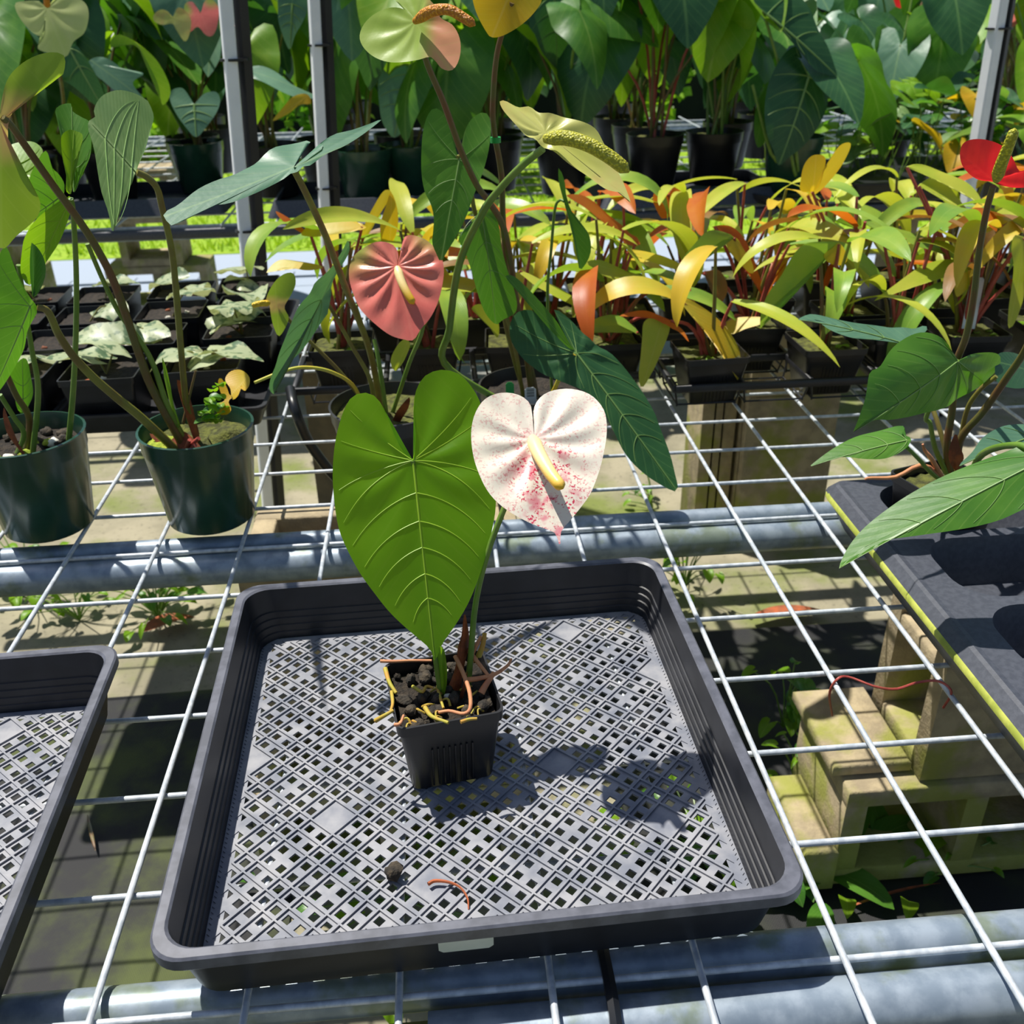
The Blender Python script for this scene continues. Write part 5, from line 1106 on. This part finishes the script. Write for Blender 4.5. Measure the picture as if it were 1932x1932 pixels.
leaf_px(hg, M['blue'], 'B', [(480, 340), (420, 320), (340, 340), (312, 430), (318, 540), (330, 620), (360, 680), (395, 712), (440, 680), (500, 600), (560, 490), (640, 400), (660, 340), (600, 310), (530, 320)], (480, 330), (395, 712), 2.55, 2.5, n=60, rings=8, veins=[(0, .15), (.15, .4), (.35, .55), (.55, .7)], vr=.002)
leaf_px(hg, M['dark'], 'B', [(1180, 0), (1100, 120), (1140, 220), (1190, 300), (1250, 370), (1300, 300), (1330, 180), (1340, 60), (1300, -60), (1240, -60)], (1230, -20), (1250, 370), 2.6, 2.57, n=50, rings=7, veins=[(0, .15), (.2, .45), (.45, .65)], vr=.002)
hh_ = far_plant(W(375, 330, 3.0).x, 3.0, .012, 'far-bench anthurium with two pink-yellow flowers near the pale pole', None, 6, 'b')
leaf_px(hh_, M['sp_pink'], 'Q', [(1520, 100), (1470, 20), (1410, 30), (1400, 90), (1430, 160), (1440, 240), (1500, 200), (1560, 260), (1610, 260), (1650, 180), (1660, 60), (1600, -10), (1550, 20)], (1525, 105), (1590, 262), 2.6, 2.57, name='spathe', n=50, rings=7)
leaf_px(hh_, M['sp_yel'], 'Q', [(1310, 130), (1270, 85), (1220, 75), (1170, 110), (1170, 160), (1230, 190), (1310, 180), (1340, 230), (1400, 310), (1440, 240), (1450, 150), (1410, 80), (1350, 60)], (1320, 140), (1400, 310), 2.55, 2.53, name='spathe', n=50, rings=7)
leaf_px(hh_, M['blue'], 'Q', [(1475, 795), (1430, 720), (1380, 670), (1300, 690), (1290, 750), (1330, 850), (1400, 950), (1480, 1030), (1560, 960), (1640, 860), (1672, 760), (1640, 700), (1560, 710), (1510, 750)], (1475, 795), (1485, 1030), 2.5, 2.45, n=60, rings=8, veins=[(0, .1), (.2, .45), (.45, .65)], vr=.0018)
hi_ = far_plant(W(120, 330, 3.0).x, 2.95, .012, 'far-bench anthurium with broad pale green flower at the outer left', None, 6, 'b')
leaf_px(hi_, M['sp_pale'], 'Q', [(350, 60), (300, 10), (200, 10), (120, 40), (160, 150), (250, 250), (330, 290), (280, 360), (360, 395), (490, 415), (550, 310), (640, 250), (680, 150), (670, 60), (600, 0), (450, -30)], (355, 60), (490, 415), 1.9, 1.86, s=(1, .2, .2), cup=.1, quilt=.014, name='spathe', n=70, rings=10)
spadix(hi_, M['spad_o'], [W(89, 12, 1.88), W(88, 0, 1.87), W(86, -20, 1.86)], .007)
wp('flower_stalk', *tube([Vector(hi_.location)+Vector((0, 0, .13)), W(120, 200, 2.5), W(92, 40, 1.92)], .006, .004, 10, 7), M['st_olive'], hi_)
leaf_px(hi_, M['dark'], 'Q', [(500, 380), (560, 330), (640, 420), (720, 560), (780, 720), (740, 810), (650, 740), (560, 660), (470, 590), (480, 480)], (530, 370), (760, 800), 2.3, 2.27, n=50, rings=7, veins=[(0, .2), (.3, .5)], vr=.0018)
leaf_px(hi_, M['blue'], 'Q', [(670, 470), (760, 430), (860, 470), (960, 540), (1090, 545), (1000, 620), (1085, 740), (980, 720), (880, 690), (790, 620), (720, 560)], (720, 480), (1085, 740), 2.4, 2.36, s=(1, .3, .4), n=50, rings=7)
leaf_px(hi_, M['lime'], 'Q', [(840, 360), (850, 290), (910, 262), (1000, 300), (1100, 370), (1200, 470), (1280, 620), (1290, 720), (1230, 790), (1200, 640), (1120, 470), (1030, 350), (930, 350)], (1040, 330), (1230, 790), 2.45, 2.42, s=(1, .3, .2), n=50, rings=7)
# rear rows
rows = ((2.98, 9), (3.3, 9), (3.65, 9), (4.05, 9))
FLS = ((), (), (), ('sp_red',), (), (), ('sp_pink',), (), (), ('sp_pale',), ())
k = 0
for yy, n_ in rows:
    for i in range(n_):
        half_ = (yy+.41)*.60; x = -.15*half_/1.6+.26*(yy/3)*0+.1+half_*(2*(i+.5)/n_-1)+.07*yy+RB.uniform(-.08, .08)-.1
        fl_ = FLS[k % len(FLS)]; k += 1
        far_plant(x, yy+RB.uniform(-.07, .07), 0.0005, LF if not fl_ else 'tall potted anthurium with a %s flower deep in the far bench rows' % {'sp_red': 'red', 'sp_pink': 'coral pink', 'sp_pale': 'pale green'}[fl_[0]], GF if not fl_ else 'flowering anthuriums deep in the far bench rows', RB.randint(7, 9), 'b', fl_, (.3, .64), spread=.22)
# low small-leaved plants in a black tray on the right of the far bench
tr_ = thing('nursery_flat', 'black nursery flat of small-leaved seedlings on the far bench by the right pole', 'tray', (W(1760, 330, 2.55).x, 2.58, ZB))
vf = loft([rsq(.30, .19, .012, .0004, 4), rsq(.32, .21, .014, .05, 4), rsq(.326, .216, .016, .05, 4), rsq(.326, .216, .016, .056, 4), rsq(.312, .202, .014, .055, 4), rsq(.30, .19, .012, .035, 4)], True, True)
obj('flat_body', mk('flat_body', *vf, M['plastic']), tr_)
cx_ = W(1760, 330, 2.55).x
for k in range(26):
    x, y = RB.uniform(-.27, .27), RB.uniform(-.16, .17)
    t = thing('anthurium_seedling', 'small-leaved anthurium seedling growing in the far-bench flat', 'seedling', (cx_+x, 2.58+y, ZB+.034), 'seedlings in the far-bench flat')
    for q in range(RB.randint(3, 5)):
        a = RB.uniform(0, 2*pi); h = RB.uniform(.06, .26); top = Vector((math.cos(a)*.05, math.sin(a)*.05, h))
        wp('leaf_stalk', *tube([Vector(t.location), Vector(t.location)+top*.6, Vector(t.location)+top], .0018, .0012, 5, 5), M['st_green'], t)
        place(RB.choice(LVS), t, top, RB.uniform(0, 6.28), RB.uniform(-.6, .1), RB.uniform(-.3, .3), RB.uniform(.8, 1.3))
# carrier trays under the front pots of the far bench
for px, yy, wd_ in ((250, 2.72, .3), (730, 2.62, .34), (1285, 2.58, .27)):
    x = W(px, 350, yy).x
    t = thing('pot_carrier', {250: 'black carrier tray under far-bench pots at the left', 730: 'black carrier tray under two dark green far-bench pots', 1285: 'black carrier tray under the two black far-bench pots'}[px], 'tray', (x, yy, ZB))
    vf = loft([rsq(wd_, .17, .02, .0004, 4), rsq(wd_-.02, .15, .02, .045, 4), rsq(wd_-.026, .144, .02, .045, 4), rsq(wd_-.01, .16, .02, .008, 4)], True, True)
    obj('carrier_body', mk('carrier_body', *vf, M['carrier']), t)

# ================================================================ shrubs and shade cloth behind
wb = wp('wall_back', *box(-9, 9, 8.6, 8.62, 0, 3.2), plain('black_shade_cloth', (20, 24, 20), (30, 36, 28), 3, .9)); wb['kind'] = 'structure'
for k in range(9):
    x = -4.2+k*1.1; y = 6.6+RB.uniform(-.2, .4)
    t = thing('shrub', 'dark green leafy shrub in the row behind the far bench', 'shrub', (x, y, 0), 'shrubs behind the far bench')
    v = []; f = []; uv = []
    for q in range(900):
        a = RB.uniform(0, 2*pi); b = math.acos(RB.uniform(-1, 1)); rr = RB.uniform(.75, 1)
        p = Vector((math.sin(b)*math.cos(a)*.42, math.sin(b)*math.sin(a)*.45, math.cos(b)*.85))*rr+Vector((x, y, 1.0))
        d = Vector((RB.uniform(-1, 1), RB.uniform(-1, 1), RB.uniform(-.8, .6))).normalized()*.09; s_ = d.cross(Vector((RB.uniform(-1, 1), RB.uniform(-1, 1), 1))).normalized()*.04
        n0 = len(v); v += [p, p+d*.5+s_, p+d, p+d*.5-s_]; f.append((n0, n0+1, n0+2, n0+3)); uv += [(0, 0), (1, .5), (0, 1), (-1, .5)]
    o = wp('foliage', v, f, M[('mid', 'dark', 'lime')[k % 3]], t, uv, False); o['kind'] = 'stuff'
    wp('trunk', *tube([(x, y, 0), (x+.03, y, .5), (x, y, 1.2)], .03, .015, n=8), M['wood'], t)

# ================================================================ weeds and litter on the ground
RW = random.Random(77)
WL = [gen_leaf('weed_leaf', sh, M[m_], .05, wx, .9, .15, n=22, rings=4) for sh, m_, wx in ((HEART, 'lime', .9), (ROUND, 'lime', .8), (ARROW, 'lime', .8), (ROUND, 'mid', .8))]
WS = [gen_strap('weed_blade', M['lime'], .12, .035, .9, 1.2, .2, .2, 10, 5), gen_strap('weed_blade', M['mid'], .12, .04, .7, 1.0, -.3, .2, 10, 5)]
def weed(px, label, n_, size, zg=.012, strap=False, hh=.1, grp=None, spr=.08):
    p = H(*px, zg-ZB); t = thing('weed', label, 'weed', (p.x, p.y, zg), grp)
    for k in range(n_):
        a = RW.uniform(0, 2*pi); h = RW.uniform(.15, 1)*hh; q = RW.uniform(.2, 1)*spr; top = Vector((math.cos(a)*q, math.sin(a)*q, h if not strap else .005))
        if not strap: wp('weed_stem', *tube([p, p+Vector((top.x*.4, top.y*.4, h*.7)), p+top], .0018, .0011, 6, 5), M['st_green'], t)
        place(RW.choice(WS if strap else WL), t, top, a+RW.uniform(-.5, .5), RW.uniform(-.4, .3), 0, size*RW.uniform(.7, 1.2), 'weed_leaf')
    return t
weed((1478, 1372), 'lime green small-leaved weed left of the mossy lying block', 16, .62, hh=.14, spr=.07)
weed((1500, 1480), 'low cluster weed at the lying block left corner', 16, .45, hh=.12, spr=.05)
weed((1500, 1600), 'broad-leaved weed growing along the tray side at the block', 9, .95, strap=True)
weed((1580, 1650), 'broad-leaved weed growing before the block cores', 8, 1.0, strap=True)
weed((1680, 1640), 'second broad-leaved weed in the shade before the block cores', 6, .9, strap=True)
weed((1790, 1640), 'small round-leaved weed in shade before the block cores', 10, .4, hh=.05, spr=.08)
weed((60, 1130), 'bushy lime weed under the bench at the outer left', 40, .6, hh=.16, spr=.14, zg=.002)
weed((300, 1165), 'leafy dark weed under the bench behind the tray left corner', 36, .6, hh=.15, spr=.13, zg=.002)
weed((150, 1170), 'sparse weed on mossy concrete between the left trays', 14, .5, hh=.1, spr=.1, zg=.002)
weed((1290, 1110), 'lime weed by the tray back right corner', 22, .5, hh=.16, spr=.1)
weed((1230, 960), 'small fern-like weed on concrete behind the middle pipe', 14, .4, hh=.1, spr=.08, zg=.002)
weed((1000, 1080), 'low weed behind the tray under the middle pipe', 18, .5, hh=.08, spr=.15, zg=.002)
weed((760, 1700), 'green weed on the mat seen through the tray mesh', 24, .7, hh=.05, spr=.25)
weed((1320, 1600), 'green weed under the tray right side seen through mesh', 20, .7, hh=.05, spr=.15)
def litter(px, label, mat, L, wd, az, zg=.015, name='fallen_leaf', cat_='leaf litter'):
    p = H(*px, zg-ZB); me = gen_strap(name, M[mat], L, wd, .1, .35, .4, .3, 10, 5); o = place(me, None, p, az, .05, 0, 1, name); tag(o, label, cat_); return o
litter((1330, 822), 'red fallen flower spathe on the concrete beyond the middle pipe', 'sp_red', .17, .045, .35, .006)
litter((1360, 800), 'second red fallen spathe behind the first on the concrete', 'sp_red', .13, .05, .1, .006)
litter((1420, 1165), 'rusty fallen leaf in shade right of the tray', 'dry', .16, .04, 0.1, .02)
litter((270, 1190), 'brown dry leaf under the bench beside the left tray', 'dry', .11, .06, .4, .02)
litter((1600, 1712), 'thin brown dry stalk on weed mat before the block cores', 'dry', .16, .006, .2, .02, 'dry_stalk', 'dry stalk')
litter((180, 1605), 'dark brown dry stalk on the mat between the two trays', 'st_brown', .09, .006, 2.0, .02, 'dry_stalk', 'dry stalk')
# thin trailing root over the block
t = thing('trailing_root', 'thin red brown root trailing over the wire near the upright block', 'root', H(1570, 1285, 0))
wp('root_strand', *tube([H(*q, z) for q, z in (((1570, 1350), -.1), ((1565, 1310), -.02), ((1578, 1283), .004), ((1600, 1277), .004), ((1650, 1295), .0), ((1690, 1300), -.01), ((1730, 1288), .0), ((1770, 1285), .006), ((1795, 1305), .004), ((1780, 1335), -.03))], .0012, n=6, seg=40), M['st_red'], t)
